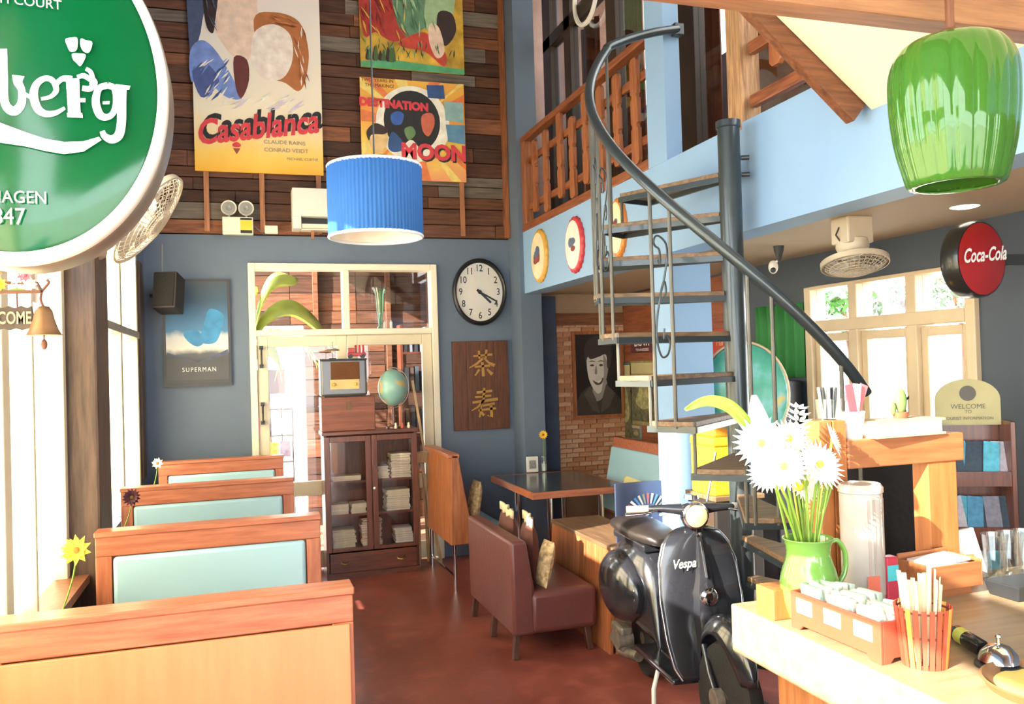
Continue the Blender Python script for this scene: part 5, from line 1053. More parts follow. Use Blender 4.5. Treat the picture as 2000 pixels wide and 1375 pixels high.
for s in (-1, 1):
    cw = MB().sphere((-.03, s*.125, .475), 1, 28, 18, sc=(.265, .10, .185)).build('side_cowl', m_blk, v, smooth=70)
    MB().tube([(-.03+.25*math.cos(a), s*(.15+.0), .475+.165*math.sin(a)) for a in [math.radians(-30+i*14) for i in range(18)]], .005, 6).build('cowl_trim', m_chrome, cw, smooth=60)
    if s < 0:
        for i in range(4): MB().obox((-.20+i*.022, -.205+abs(i-4)*.006, .43), (.008, .02, .05)).build('louvre', m_worn, cw)
MB().box((-.14, -.16, .14), (.02, -.09, .27)).build('engine', m_worn, v, bevel=.015); MB().cyl((-.02, -.17, .20), (-.02, -.09, .20), .05, n=20).build('fan_cover', m_worn, v, smooth=40)
MB().tube([(-.2, -.12, .16), (-.05, -.13, .13), (.12, -.10, .15)], .028, 12).build('exhaust', m_worn, v, smooth=50)
loft(MB(), [(-.30, 0, .06, .745, .77), (-.26, 0, .105, .725, .80), (-.10, 0, .125, .72, .81), (.08, 0, .12, .72, .80), (.2, 0, .09, .72, .80), (.27, 0, .05, .73, .77)], 24).build('seat', mat('seat_vinyl', '2e2826', .35, bump=.1), v, smooth=60)
MB().box((-.26, -.09, .69), (.2, .09, .73)).build('seat_base', m_blk, v, bevel=.01)
MB().box((.22, -.165, .225), (.72, .165, .25)).build('floor_board', m_blk, v, bevel=.008)
for y in (-.155, -.06, .06, .155): MB().box((.24, y-.008, .25), (.70, y+.008, .256)).build('floor_strip', m_chrome, v)
def shw(t): # half width of the shield from foot to crown
    pts = [(0, .135), (.08, .165), (.25, .185), (.5, .195), (.75, .185), (.88, .158), (.95, .12), (.985, .075), (1, .02)]
    for (a, b), (c, d) in zip(pts, pts[1:]):
        if a <= t <= c: return b+(d-b)*(t-a)/(c-a)
    return .02
def shp(u, t): return (.745-.085*t-.045*u*u*(.4+.6*t)+.03*(1-t)**3, u*shw(t), .26+.64*t)
MB().grid(lambda i, j: shp(2*i-1, j), 25, 40).build('leg_shield', m_blk, v, smooth=80, solid=.014)
edge = [shp(-1, i/40) for i in range(41)]+[shp(1, 1-i/40) for i in range(41)]
MB().tube([(x+.003, y, z) for x, y, z in edge], .0065, 8).build('shield_trim', m_chrome, v, smooth=60)
# column cover with horn
loft(MB(), [(0, 0, .062, -.02, .03), (.12, 0, .05, -.02, .045), (.2, 0, .035, -.02, .04), (.45, 0, .018, -.02, .03), (.56, 0, .012, -.02, .015)], 16)
cc_ = MB()
for i, (z, h_, dpt) in enumerate(((.40, .058, .045), (.52, .062, .06), (.62, .052, .058), (.69, .034, .045), (.78, .022, .032), (.86, .014, .018))):
    t = (z-.26)/.64; x = shp(0, t)[0]; cc_.v += [(x-.005, h_, z), (x+dpt*.8, h_*.75, z), (x+dpt, 0, z), (x+dpt*.8, -h_*.75, z), (x-.005, -h_, z)]
for i in range(5): cc_.f += [(i*5+k, i*5+k+1, i*5+k+6, i*5+k+5) for k in range(4)]; cc_.mi += [0]*4
col = cc_.build('column_cover', m_blk, v, smooth=50)
MX2 = Matrix(((0, 0, 1), (1, 0, 0), (0, 1, 0)))
MB().lathe([(0, .012), (.02, .014), (.034, .008), (.04, .0), (.036, -.01)], 28, c=(shp(0, .55)[0]+.064, 0, .61), M=MX2).build('horn', m_chrome, col, smooth=40)
MB().bar((shp(0, .66)[0]+.05, 0, .69), (shp(0, .9)[0]+.026, 0, .84), .008, .008).build('cover_strip', m_chrome, col)
MB().lathe([(0, .006), (.012, .004), (.014, 0)], 18, c=(shp(0, .93)[0]+.012, 0, .865), M=MX2).build('badge', m_chrome, v, smooth=40)
# lettering on the shield, to the rider's right
o_ = Vector(shp(-.5, .76)); text('lettering', 'Vespa', .055, mat('pale_script', 'd8d8d4', .3), v, o_+Vector((.012, 0, 0)), Vector((-.30*.3, 1, .0)), Vector((-.12, 0, 1)), extrude=.022, shear=.3, sx=.9, w=False, bold=.0012)
# mudguard and fork
fe = MB()
def fen(u, t):
    a = math.radians(200-190*t); hw_ = .068*math.sin(PI*min(1, max(.12, t*.94+.03)))**.4; y = (2*u-1)
    r = .265; drop = abs(y)**2.2*.075
    return (.93+(r-drop)*.86*math.cos(a), y*hw_, .235+(r-drop)*math.sin(a)+.075)
fe.grid(fen, 15, 26).build('mudguard', m_blk, v, smooth=80, solid=.01)
MB().tube([(.93, -.058, .235), (.87, -.062, .33), (.80, -.05, .42)], .014, 10).build('fork_arm', m_blk, v, smooth=50)
MB().cyl((.93, -.075, .235), (.93, -.04, .235), .045, n=20).build('brake_drum', m_worn, v, smooth=40)
# handlebar
hb = bpy.data.objects.new('handlebar', None); COL.objects.link(hb); hb.parent = v; hb.location = (.655, -.02, .95); hb.rotation_euler = (0, 0, math.radians(-12))
loft(MB(), [(-.06, 0, .035, -.03, .04), (-.03, 0, .05, -.05, .06), (.03, 0, .055, -.055, .068), (.07, 0, .053, -.042, .066)], 22).build('headset', m_blk, hb, smooth=60)
MB().lathe([(.054, -.01), (.06, .0), (.058, .012), (.05, .014)], 36, c=(.065, 0, .012), M=MX2, cap=False).build('headlamp_rim', m_chrome, hb, smooth=40)
MB().lathe([(0, .022), (.025, .019), (.052, .006)], 36, c=(.065, 0, .012), M=MX2, cap=False).build('headlamp_lens', mat('cream_lens', 'd8bc88', .25, var=.25, scale=40), hb, smooth=50)
for s in (-1, 1):
    MB().tube([(0, s*.05, .03), (-.005, s*.13, .035), (-.03, s*.20, .03)], [.026, .018, .014], 12).build('bar', m_blk, hb, smooth=50)
    MB().tube([(-.03, s*.19, .03), (-.05, s*.29, .025)], .018, 12).build('grip', mat('grey_grip', '8a8680', .6), hb, smooth=50)
    MB().tube([(.015, s*.16, .03), (.03, s*.22, .02), (.01, s*.30, .01)], .006, 8).build('lever', m_chrome, hb, smooth=50)
MB().tube([(-.01, .07, .06), (-.02, .10, .18), (-.02, .12, .28)], .005, 8).build('mirror_stem', m_chrome, hb, smooth=50)
MB().lathe([(0, 0), (.034, .0), (.03, .018), (0, .02)], 24, c=(-.01, 0, .075)).build('speedometer', m_chrome, hb, smooth=40)
MB().cyl((.56, 0, .28), (.655, 0, .90), .025, n=14).build('steering_column', m_blk, v, smooth=40)
MB().tube([(.42, -.10, .24), (.47, -.16, .12), (.49, -.17, 0)], .011, 10).build('kick_stand', mat('white_stand', 'd8d4cc', .4), v, smooth=50)
MB().tube([(.42, .10, .24), (.47, .16, .12), (.49, .17, 0)], .011, 10).build('kick_stand', mat('white_stand', 'd8d4cc', .4), v, smooth=50)
MB().lathe([(0, .0), (.03, .0), (.025, .03), (0, .034)], 18, c=(-.29, 0, .60), M=Matrix(((0, 0, -1), (1, 0, 0), (0, 1, 0)))).build('tail_lamp', mat('tail_red', '8a1a1a', .2), v, smooth=40)

# picture panel standing on the boarded table
a, b = P(1206, 1080, Y=4.50), P(1308, 937, Y=4.50)
p = thing('picture_panel', 'dark blue panel with a fan of picture cards behind the scooter seat', 'picture', (a.x, 4.50, .60)); w, h = b.x-a.x, b.z-.60
MB().box((0, 0, .0), (w, .018, h)).build('panel', mat('navy_panel', '3c4660', .35), p, bevel=.002)
pr = Print((0, 0, 0), (w, 0, 0), (0, 0, h), (0, -1, 0))
for i in range(15):
    an = math.radians(8+164*i/14); c0 = Vector((.58, .42)); d = Vector((-math.cos(an)*.43, math.sin(an)*.38)); s = Vector((-d.y, d.x))*.055
    pr.ink([c0+d*.55-s*.5, c0+d*1-s, c0+d*1+s, c0+d*.55+s*.5], mat('card_%d' % (i % 5), ['a8a49a', '6a6a58', 'c8484c', 'e8e8ea', '4a7aa8'][i % 5], .4))
for x, y in ((.25, .30), (.35, .34), (.42, .38), (.55, .45), (.62, .36), (.72, .5), (.8, .42), (.3, .26), (.5, .33)): pr.ink(ell(x, y, .035, .025, 8), mat('card_3', 'e8e8ea', .4))
pr.build('printed_cards', p, w=False)
# dark cabinet with yellow box, teal fan, green cloth, black unit
p = thing('small_cabinet', 'dark low cabinet carrying the yellow box behind the scooter', 'cabinet', (2.50, 4.06, 0))
MB().box((-.14, -.15, .02), (.14, .15, .90)).build('body', mat('dark_cabinet', '33302e', .4), p, bevel=.004); MB().box((-.15, -.16, .90), (.15, .16, .925)).build('top', m_tread, p, bevel=.003); MB().box((-.145, -.13, .06), (-.14, .13, .86)).build('door', mat('cabinet_door', '4a3a30', .4), p); MB().box((-.12, -.13, 0), (.12, .13, .02)).build('plinth', m_black, p)
p = thing('yellow_box', 'yellow metal box with a padlock under the stair treads', 'box', (2.475, 4.05, .925)); m_yb = mat('yellow_enamel', 'e6bd2e', .35, var=.1)
MB().box((-.11, -.12, 0), (.11, .12, .26)).build('body', m_yb, p, bevel=.008); MB().box((-.115, -.125, .26), (.115, .125, .31)).build('lid', m_yb, p, bevel=.012); MB().box((-.10, -.11, .31), (.10, .11, .36)).build('upper_tray', mat('amber_enamel', 'd8942e', .35), p, bevel=.012)
MB().tube([(-.03, -.13, .42), (-.03, -.13, .46), (0, -.13, .475), (.03, -.13, .46), (.03, -.13, .42)], .006, 8).box((-.04, -.145, .355), (.04, -.115, .42)).build('padlock', m_worn, p)
fcx = P(1453, 770, Y=4.28); nrm = Vector((-.55, -.83, .05)); p = thing('pedestal_fan', 'large teal disc fan with wire guard behind the stair pole', 'fan', (fcx.x, fcx.y, 0))
hdd = bpy.data.objects.new('fan_head', None); COL.objects.link(hdd); hdd.parent = p; hdd.location = (0, 0, fcx.z); hdd.rotation_euler = nrm.to_track_quat('Z', 'Y').to_euler()
def teal():
    m, t, b_ = base('teal_painted_map'); L = t.links; tc = t.nodes.new('ShaderNodeTexCoord'); n = t.nodes.new('ShaderNodeTexNoise'); n.inputs['Scale'].default_value = 7; n.inputs['Detail'].default_value = 4; L.new(tc.outputs['Object'], n.inputs['Vector'])
    r_ = t.nodes.new('ShaderNodeValToRGB'); L.new(n.outputs['Fac'], r_.inputs['Fac']); e = r_.color_ramp.elements; e[0].position = .35; e[0].color = lin('3f9a86'); e[1].position = .85; e[1].color = lin('d8c8b0')
    for q_, c_ in ((.55, '5cb4a0'), (.64, '78c0c4'), (.74, 'd8b83a')): x_ = e.new(q_); x_.color = lin(c_)
    L.new(r_.outputs[0], b_.inputs['Base Color']); b_.inputs['Roughness'].default_value = .35; return m
Rf = .315
MB().lathe([(0, .035), (.1, .033), (.2, .022), (Rf*.93, .0), (Rf*.95, -.03)], 56, sx=.82).build('disc', teal(), hdd, smooth=50)
MB().tube([(Rf*.80*math.cos(2*PI*i/56), Rf*.97*math.sin(2*PI*i/56), 0) for i in range(56)], .007, 8, closed=True).build('rim', m_cr2, hdd, smooth=60)
g = MB()
for k_ in range(32):
    a = 2*PI*k_/32; g.tube([(Rf*t*.82*math.cos(a+(1-t)*.5), Rf*t*math.sin(a+(1-t)*.5), -.13*(1-t**2)-.005) for t in (.2, .5, .75, .9, 1)], .0022, 5)
g.build('wire_guard', mat('pale_wire', 'a8b0a0', .4, metal=.5), hdd, smooth=60, kind='stuff')
MB().cyl((0, 0, -.16), (0, 0, -.04), .06, n=24).build('motor', m_black, hdd, smooth=40)
MB().cyl((.06, .06, .03), (.06, .06, fcx.z-.05), .018, n=14).build('pole', m_black, p, smooth=40); MB().tube([(.06, .06, fcx.z-.05), (.06, .085, fcx.z)], .016, 10).build('neck', m_black, p); MB().lathe([(0, 0), (.17, 0), (.16, .02), (.03, .035), (0, .035)], 36, c=(.06, .06, 0)).build('base', m_black, p, smooth=40)
a, b = P(1478, 700, X=XR-.03), P(1586, 612, X=XR-.03)
gcl = MB().grid(lambda u, v_: (XR-.03+.018*math.sin(u*34), a.y+(4.53-a.y)*u, 1.52+v_*.48), 44, 4).build('green_curtain', mat('green_cloth', '2f7a3e', .8), smooth=60, solid=.004); tag(gcl, 'green curtain on the dark wall beside the right doors', 'curtain')
p = thing('black_cabinet', 'tall black cabinet below the green curtain', 'cabinet', (XR-.13, 4.80, 0)); MB().box((-.10, -.24, .03), (.10, .24, 1.50)).build('body', mat('black_lacquer', '33373c', .35), p, bevel=.006); MB().box((-.106, -.22, .08), (-.10, .22, 1.46)).build('door', mat('black_lacquer2', '3c4046', .3), p, bevel=.004); MB().cyl((-.115, .18, .8), (-.115, .18, .95), .008, n=8).build('handle', m_chrome, p); MB().box((-.09, -.22, 0), (.09, .22, .03)).build('plinth', m_black, p)
# ------------------------------------------------------------------ the counter and its clutter
CZ = 1.0; CX, CY = 1.222, 1.972
m_ctop = wood('counter_top', '947e60', 'aa9474', 'x', 3, rough=.35, bump=.05); m_cbase = wood('counter_base', '8a5530', 'b87a4a', 'z', 4)
p = thing('counter', 'pale wooden service counter in the right foreground', 'counter', (1.75, 1.0, 0))
MB().box((CX-1.75, -.98, .875), (.95, CY-1.0, CZ)).build('counter_top', m_ctop, p, bevel=.006)
MB().box((-.42, -.95, .06), (.9, CY-1.1, .875)).build('cabinet', mat('counter_dark_brown', '4a3a2e', .5), p)  # dark brown cabinet behind the front panels
for i in range(7): MB().box((-.44, -.95+i*.265, .08), (-.42, -.95+(i+1)*.265-.006, .86)).build('panel', m_cbase, p, bevel=.004)
MB().box((-.40, -.93, 0), (.88, CY-1.12, .06)).build('plinth', m_black, p)
C = lambda x, y: P(x, y, Z=CZ)
def at(x, y, dz=0): q = C(x, y); return (q.x, q.y, CZ+dz)
def kpx(q): return (Vector(q)-Vector((0, 0, CAM_H))).dot(cF)/FOC
# green jug with flowers
q = at(1583, 1206); k = kpx(q); m_jug = mat('green_glaze', '74a64c', .15, var=.12, scale=6, coat=.6)
p = thing('flower_jug', 'green glazed jug holding white flowers on the counter', 'jug', q)
jp = [(0, .004), (36, 0), (44, 8), (53, 35), (56, 62), (52, 88), (44, 112), (41, 130), (45, 148), (49, 155), (45, 154), (38, 130), (40, 110), (48, 85), (50, 60), (40, 12), (0, 8)]
MB().lathe([(tuple(s_)[0]*k, tuple(s_)[1]*k) for s_ in spline(jp, 3, False)], 48, cap=False).build('body', m_jug, p, smooth=60)
MB().tube([(x*k, y*k, z*k) for x, y, z in [tuple(t) for t in spline([(42, -6, 142), (62, -8, 146), (78, -10, 120), (74, -10, 80), (50, -6, 50)], 6, False)]], 6.5*k, 10, sq=.7).build('handle', m_jug, p, smooth=60)
def fpt(x, y, dy=0): return P(x, y, Y=q[1]+dy)-Vector(q)
heads = [(1486, 866, -.03, 56, 'g'), (1532, 912, -.06, 50, 'g'), (1540, 858, .04, 44, 'g'), (1600, 908, -.04, 56, 'g'), (1570, 945, .02, 44, 'g'), (1500, 925, .05, 42, 'g'), (1625, 860, .05, 40, 'g')]
rim = Vector((0, 0, 150*k))
for i, (x, y, dy, rr, t_) in enumerate(heads):
    t = fpt(x, y, dy); fc = Vector((t.x*1.2, -.10, .06)) if i else Vector((-.05, -.10, .03))
    st_ = MB().tube([tuple(s_) for s_ in spline([(t.x*.05, t.y*.1, 20*k), (t.x*.25, t.y*.2, 150*k), tuple((t+rim)/2+Vector((t.x*.12, 0, 0))), tuple(t)], 5, False)], .0035, 6).build('stem', m_stem, p, smooth=60)
    fl = petals(MB(), t, 26, fc, 6*k, rr*k*.86, rr*k*.11, .12, 3).build('flower_head', m_wht, p); MB().sphere(tuple(t+fc.normalized()*4*k), 8*k, 12, 8, sc=(1, .6, 1)).build('flower_eye', mat('lime_eye', 'b8c83c', .7), fl, smooth=60)
# spiky white blossom, calla, arching leaf
t = fpt(1560, 835, .05); bl_ = MB()
for i in range(7):
    z = (i-3)*13*k; rr = (26-abs(i-2)*4)*k; petals(bl_, t+Vector((0, 0, -z)), 8, (random.uniform(-.2, .2), -.3, 1), 3*k, rr, 5*k, .35)
bl_.build('blossom_spike', m_wht, p); MB().tube([(0, .01, 20*k), (t.x*.4, .02, 160*k), tuple(t-Vector((0, 0, 40*k)))], .0035, 6).build('stem', m_stem, p)
t0, t1 = fpt(1492, 880, .04), fpt(1473, 772, .04)
MB().grid(lambda u, v_: tuple(t0.lerp(t1, v_)+Vector((math.cos(u*2*PI), math.sin(u*2*PI), 0))*(3+24*k/.0014*math.sin(PI*min(1, .25+v_*.72))*.9)*k), 18, 12, True).build('calla_bloom', m_wht, p, smooth=70)
MB().tube([(-.01, .01, 20*k), tuple((rim+t0)/2+Vector((-.01, .02, 0))), tuple(t0)], .004, 6).build('stem', m_stem, p)
for pts_, wd, mm in (([(1520, 940), (1492, 880), (1462, 835), (1425, 795), (1380, 783), (1337, 800)], 15, mat('yellow_green_leaf', '8ab83e', .45, var=.15)), ([(1500, 900), (1470, 852), (1440, 812), (1408, 795)], 9, mat('yellow_green_leaf', '8ab83e'))):
    cs = [fpt(x, y, .02) for x, y in pts_]; cs = [Vector(s_) for s_ in spline([tuple(c_) for c_ in cs], 6, False)]; m_ = len(cs)
    def lf_(u, v_): 
        i = min(m_-1, int(v_*(m_-1)+.5)); d = (cs[min(i+1, m_-1)]-cs[max(i-1, 0)]).normalized(); n_ = Vector((-d.z, -.25, d.x)).normalized(); s_ = math.sin(PI*min(.97, .12+v_*.86))**.7
        return tuple(cs[i]+n_*(u-.5)*2*wd*k*s_+Vector((0, -.01*abs(u-.5), 0)))
    MB().grid(lf_, 5, m_).build('leaf', mm, p, smooth=70, solid=.002)
    MB().tube([(0, 0, 20*k), tuple((rim+cs[0])/2), tuple(cs[0])], .004, 6).build('stem', m_stem, p)
for i in range(9):
    x = 1545+i*11; t = fpt(x+random.uniform(-6, 6), 930+random.uniform(-10, 25), random.uniform(-.04, .04)); MB().tube([(t.x*.1, t.y*.2, 20*k), (t.x*.35, t.y*.6, 155*k), tuple(t)], .003, 6).build('stem', m_stem if i % 3 else mat('yellow_stem', 'd0d060', .5), p, smooth=60)
for x, y in ((1530, 945), (1548, 938), (1560, 950)): MB().sphere(tuple(fpt(x, y, -.03)), 9*k, 10, 8).build('bud', mat('yellow_bud', 'd8c83a', .7, var=.3, scale=40), p, smooth=60)
# cup dispenser tube
q = at(1688, 1176); k = kpx(q); p = thing('cup_canister', 'tall pale plastic canister beside the green jug', 'canister', q)
m_can = mat('milky_plastic', 'b9b3ab', .2, var=.1, scale=12, coat=.4)
MB().lathe([(0, 0), (38*k, 0), (40*k, 3*k), (40*k, 214*k), (42*k, 216*k), (42*k, 226*k), (37*k, 232*k), (0, 234*k)], 44).build('body', m_can, p, smooth=40)
for a in (-110, -95, -62, -50): MB().bar((40.3*k*math.cos(math.radians(a)), 40.3*k*math.sin(math.radians(a)), 20*k), (40.3*k*math.cos(math.radians(a)), 40.3*k*math.sin(math.radians(a)), 205*k), 5*k, 1.2*k, up=(math.cos(math.radians(a)), math.sin(math.radians(a)), 0)).build('stripe', mat('grey_stripe', 'a89a90', .3), p)
MB().box((-22*k, -41.5*k, 20*k), (4*k, -39*k, 60*k)).build('label', mat('salmon_label', 'd8705a', .4), p)
# wooden display frame behind
Yf = 1.905; F_ = lambda x, y: P(x, y, Y=Yf)
m_or = wood('orange_frame_timber', '96582c', 'b87440', 'z', 4); m_orx = wood('orange_frame_timber_x', '8e5430', 'ae6e44', 'x', 4)
l0, l1 = F_(1598, 820), F_(1652, 820); r0, r1 = F_(1812, 900), F_(1868, 900); e1 = F_(1880, 850)
zt_, zb2 = F_(1760, 852).z, F_(1760, 908).z
p = thing('display_frame', 'orange wooden display frame standing at the back of the counter', 'frame', ((l0.x+r1.x)/2, Yf, CZ)); o = p.location
for a_, b_ in ((l0.x, (l0.x+l1.x)/2-.001), ((l0.x+l1.x)/2+.001, l1.x)): MB().box((a_-o.x, 0, 0), (b_-o.x, .06, F_(1620, 822).z-CZ)).build('left_post', m_or, p, bevel=.003)
MB().box((r0.x-o.x, 0, 0), (r1.x-o.x, .06, zb2-CZ)).build('right_post', m_or, p, bevel=.003); MB().box((l1.x-o.x, -.005, zb2-CZ), (e1.x-o.x, .065, zt_-CZ)).build('top_beam', m_orx, p, bevel=.004)
# things on the beam
q = F_(1770, 850); k = kpx(q)
p = thing('white_ledger', 'thick white book lying on the wooden frame beam', 'book', (q.x+.0, Yf+.03, zt_), rz=math.radians(4)); bw_ = 88*k
MB().box((-bw_, -.05, 0), (bw_, .06, .006)).box((-bw_, -.05, .040), (bw_, .06, .046)).build('cover', mat('tan_cover', 'c8a888', .6), p); MB().box((-bw_+.004, -.046, .006), (bw_-.01, .058, .040)).build('pages', m_white, p)
q = F_(1782, 806); p = thing('cactus', 'green paddle cactus above the white book', 'plant', (q.x, Yf+.045, zt_+.0465)); mc = mat('cactus_green', '6f8a4e', .6, var=.2)
MB().lathe([(0, 0), (14*k, 0), (17*k, 12*k), (0, 12*k)], 20, sy=.8).build('pot', mat('clay', '9a5a3c', .8), p, smooth=40); MB().sphere((2*k, 0, 34*k), 26*k, 16, 12, sc=(.5, .35, 1)).build('paddle', mc, p, smooth=60); MB().sphere((-18*k, 0, 20*k), 14*k, 12, 8, sc=(.5, .35, 1)).build('paddle', mc, p, smooth=60)
q = F_(1680, 840); p = thing('paper_cup', 'white paper cup with red and white napkins on the frame', 'cup', (q.x, Yf+.03, zt_)); MB().lathe([(0, 0), (17*k, 0), (24*k, 52*k), (21*k, 52*k), (15*k, 4*k)], 28).build('cup', m_white, p, smooth=40)
for i, (x, a, c_) in enumerate(((-6, -10, 'd8505a'), (8, 8, 'f0ece8'), (20, 22, 'e06a70'), (0, 2, 'f0ece8'))):
    M_ = Matrix.Rotation(math.radians(a), 3, 'Y'); MB().obox((x*k, (i-1.5)*5*k, 70*k), (18*k, 2*k, 70*k), M_).build('napkin', mat('napkin_'+c_, c_, .8), p)
q = F_(1640, 830); p = thing('straw_jar', 'glass jar of black and white straws on the left post', 'jar', (q.x, Yf+.045, F_(1620, 822).z+.0)); MB().lathe([(0, 0), (26*k, 0), (28*k, 40*k), (26*k, 40*k), (24*k, 2*k)], 28, sy=.8).build('jar', m_vglass, p, smooth=40)
for i in range(14):
    a = i*2.4; r_ = 16*k*math.sqrt((i+1)/14); MB().cyl((r_*math.cos(a)*.7, r_*math.sin(a)*.7, 3*k), (r_*math.cos(a)*1.3, r_*math.sin(a)*1.2, 62*k), 2.6*k, n=6).build('straw', m_white if i % 2 else m_black, p)
# wooden napkin tray in front of the frame
q0, q1 = at(1745, 1165), at(1885, 1130); q = at(1812, 1150); k = kpx(q); p = thing('napkin_tray', 'orange wooden tray with white napkins in front of the frame', 'tray', (q[0], 1.835, CZ), rz=math.radians(3)); hz = 34*k
MB().box((-62*k, -.05, 22*k), (62*k, .05, 25*k)).build('floor_board', m_orx, p)
for a_, b_ in (((-64*k, -.056, 16*k), (64*k, -.05, 62*k)), ((-64*k, .05, 16*k), (64*k, .056, 74*k)), ((-68*k, -.056, 16*k), (-64*k, .056, 66*k)), ((64*k, -.056, 16*k), (68*k, .056, 66*k))): MB().box(a_, b_).build('side', m_orx, p, bevel=.002)
MB().box((-50*k, -.04, 0), (50*k, .04, 22*k)).build('foot', m_orx, p)
nt = thing('napkin_stack', 'stack of white napkins in the orange wooden tray', 'napkins', (q[0], 1.835, CZ+25*k), rz=math.radians(3))
for i in range(7): MB().obox((random.uniform(-3, 3)*k, 0, (3+i*6)*k), (96*k, .085, 5*k), Matrix.Rotation(math.radians(random.uniform(-4, 4)), 3, 'Y')).build('napkin', m_white, nt)
# red sugar caddy
p = thing('sugar_caddy', 'red wooden caddy with three white labels holding packets', 'caddy', (1.318, 1.602, CZ), rz=math.radians(2)); m_red = mat('red_paint', 'b8503a', .35, var=.08)
hx_, hy_, H = .066, .145, .088
foot = [(-hy_, 0), (-hy_+.03, 0), (-hy_+.042, .012), (hy_-.042, .012), (hy_-.03, 0), (hy_, 0), (hy_, H), (-hy_, H)]
for s in (-1, 1): MB().prism(foot, (s*hx_-(.007 if s > 0 else 0), 0, 0), YA, ZA, (.007, 0, 0)).build('long_side', m_red, p, bevel=.0015)
for s in (-1, 1): MB().prism([(-hx_+.007, 0), (-hx_+.025, 0), (-hx_+.035, .01), (hx_-.035, .01), (hx_-.025, 0), (hx_-.007, 0), (hx_-.007, H), (-hx_+.007, H)], (0, s*hy_-(.007 if s > 0 else 0), 0), XA, ZA, (0, .007, 0)).build('end', m_red, p, bevel=.0015)
MB().box((-hx_+.007, -hy_+.007, .014), (hx_-.007, hy_-.007, .02)).build('bottom', m_red, p)
for y in (-.048, .048): MB().box((-hx_+.007, y-.003, .02), (hx_-.007, y+.003, H-.006)).build('divider', m_red, p)
for y in (-.095, 0, .095): MB().box((-hx_-.0015, y-.027, .042), (-hx_, y+.027, H-.012)).build('label', m_white, p)
for j, y in enumerate((-.095, 0, .095)):
    for i in range(7):
        lab = ['nearest', 'middle', 'farthest'][j]; M_ = Matrix.Rotation(math.radians(random.uniform(-14, 14)), 3, 'Y') @ Matrix.Rotation(math.radians(random.uniform(-14, 14)), 3, 'X')
        c_ = p.matrix_world @ Vector((0, 0, 0)); s_ = MB().obox((0, 0, 0), (.014, .07, .078), M_).build('sugar_packet', m_white if i % 3 else mat('pale_green_packet', 'b8d0c0', .7), bevel=.003); s_.location = (1.318-.042+i*.014, 1.602+y, CZ+.064+random.uniform(0, .008))
        tag(s_, '%s paper sugar packet in the %s compartment of the red caddy' % (['leftmost', 'second', 'third', 'fourth', 'fifth', 'sixth', 'rightmost'][i], lab), 'packet', 'sugar packets in the %s compartment' % lab)
ep = MB().box((CX+.012, 1.795, CZ), (CX+.085, 1.80+.07, CZ+.075)).build('wooden_block', m_or, bevel=.003); tag(ep, 'small orange wooden block at the counter corner behind the caddy', 'block')
# red slat basket with wooden stirrers
q = at(1806, 1297); k = kpx(q); p = thing('slat_basket', 'red slatted bamboo basket near the counter edge', 'basket', q); n_ = 22
for i in range(n_):
    a = 2*PI*i/n_; MB().bar((40*k*math.cos(a), 40*k*math.sin(a), 0), (52*k*math.cos(a), 52*k*math.sin(a), 116*k), 9*k, 2.5*k, up=(math.cos(a), math.sin(a), 0)).build('slat', m_red if i % 6 else mat('bamboo', 'd8a04a', .5), p)
for r_, z in ((41, 6), (46, 60), (51, 108)): MB().tube([((r_-3)*k*math.cos(2*PI*i/36), (r_-3)*k*math.sin(2*PI*i/36), z*k) for i in range(36)], 2*k, 6, closed=True).build('hoop', mat('dark_red', '7a2a22', .5), p, smooth=60)
MB().lathe([(0, 0), (39*k, 0), (39*k, 4*k), (0, 4*k)], 28).build('bottom', m_red, p)
for i in range(16):
    a = i*2.4; r_ = 26*k*math.sqrt((i+.5)/16); e = Vector((r_*math.cos(a), r_*math.sin(a), 0)); tp = e*1.75+Vector((random.uniform(-4, 4)*k, 0, random.uniform(150, 182)*k))
    o = MB().bar((0, 0, 0), tuple(tp-e), 9*k, 1.6*k, up=(math.sin(a), .3, 0)).build('wooden_stirrer', mat('pale_birch', 'e8d8b8', .6, var=.1), bevel=.0006); o.location = Vector(q)+e+Vector((0, 0, 5*k)); tag(o, 'pale wooden stirrer standing in the red slatted basket', 'stirrer', 'stirrers in the red basket')
# service bell, marker, round tray
q = at(1952, 1302); k = kpx(q); p = thing('service_bell', 'chrome service bell on a black base beside the yellow tray', 'bell', q)
MB().lathe([(0, 0), (44*k, 0), (44*k, 5*k), (34*k, 9*k), (0, 9*k)], 36).build('base', m_black, p, smooth=40); MB().lathe([(36*k, 11*k), (38*k, 13*k), (33*k, 28*k), (20*k, 40*k), (6*k, 44*k), (0, 44*k)], 40).build('dome', m_chrome, p, smooth=60); MB().lathe([(0, 42*k), (3.5*k, 42*k), (3.5*k, 56*k), (6*k, 58*k), (5*k, 62*k), (0, 63*k)], 18).build('plunger', m_chrome, p, smooth=40)
a_, b_ = Vector(at(1848, 1238)), Vector(at(1922, 1285)); k = kpx(a_); r_ = 15*k; d_ = (b_-a_).normalized(); p = thing('marker_bottle', 'black bottle with a yellow-green band lying beside the basket', 'bottle', tuple((a_+b_)/2), rz=math.atan2(d_.y, d_.x)); L2 = (b_-a_).length/2
Mb = Matrix(((0, 0, 1), (1, 0, 0), (0, 1, 0)))
MB().lathe([(0, -L2), (r_*.5, -L2), (r_*.5, -L2*.6), (r_, -L2*.35), (r_, L2*.9), (r_*.8, L2), (0, L2)], 28, c=(0, 0, r_), M=Mb).build('body', mat('black_gloss', '1c1e1c', .15), p, smooth=40); MB().lathe([(r_*1.02, -L2*.2), (r_*1.02, L2*.2)], 28, c=(0, 0, r_), M=Mb, cap=False).build('band', mat('lime_band', 'c8cf5a', .4), p, smooth=40)
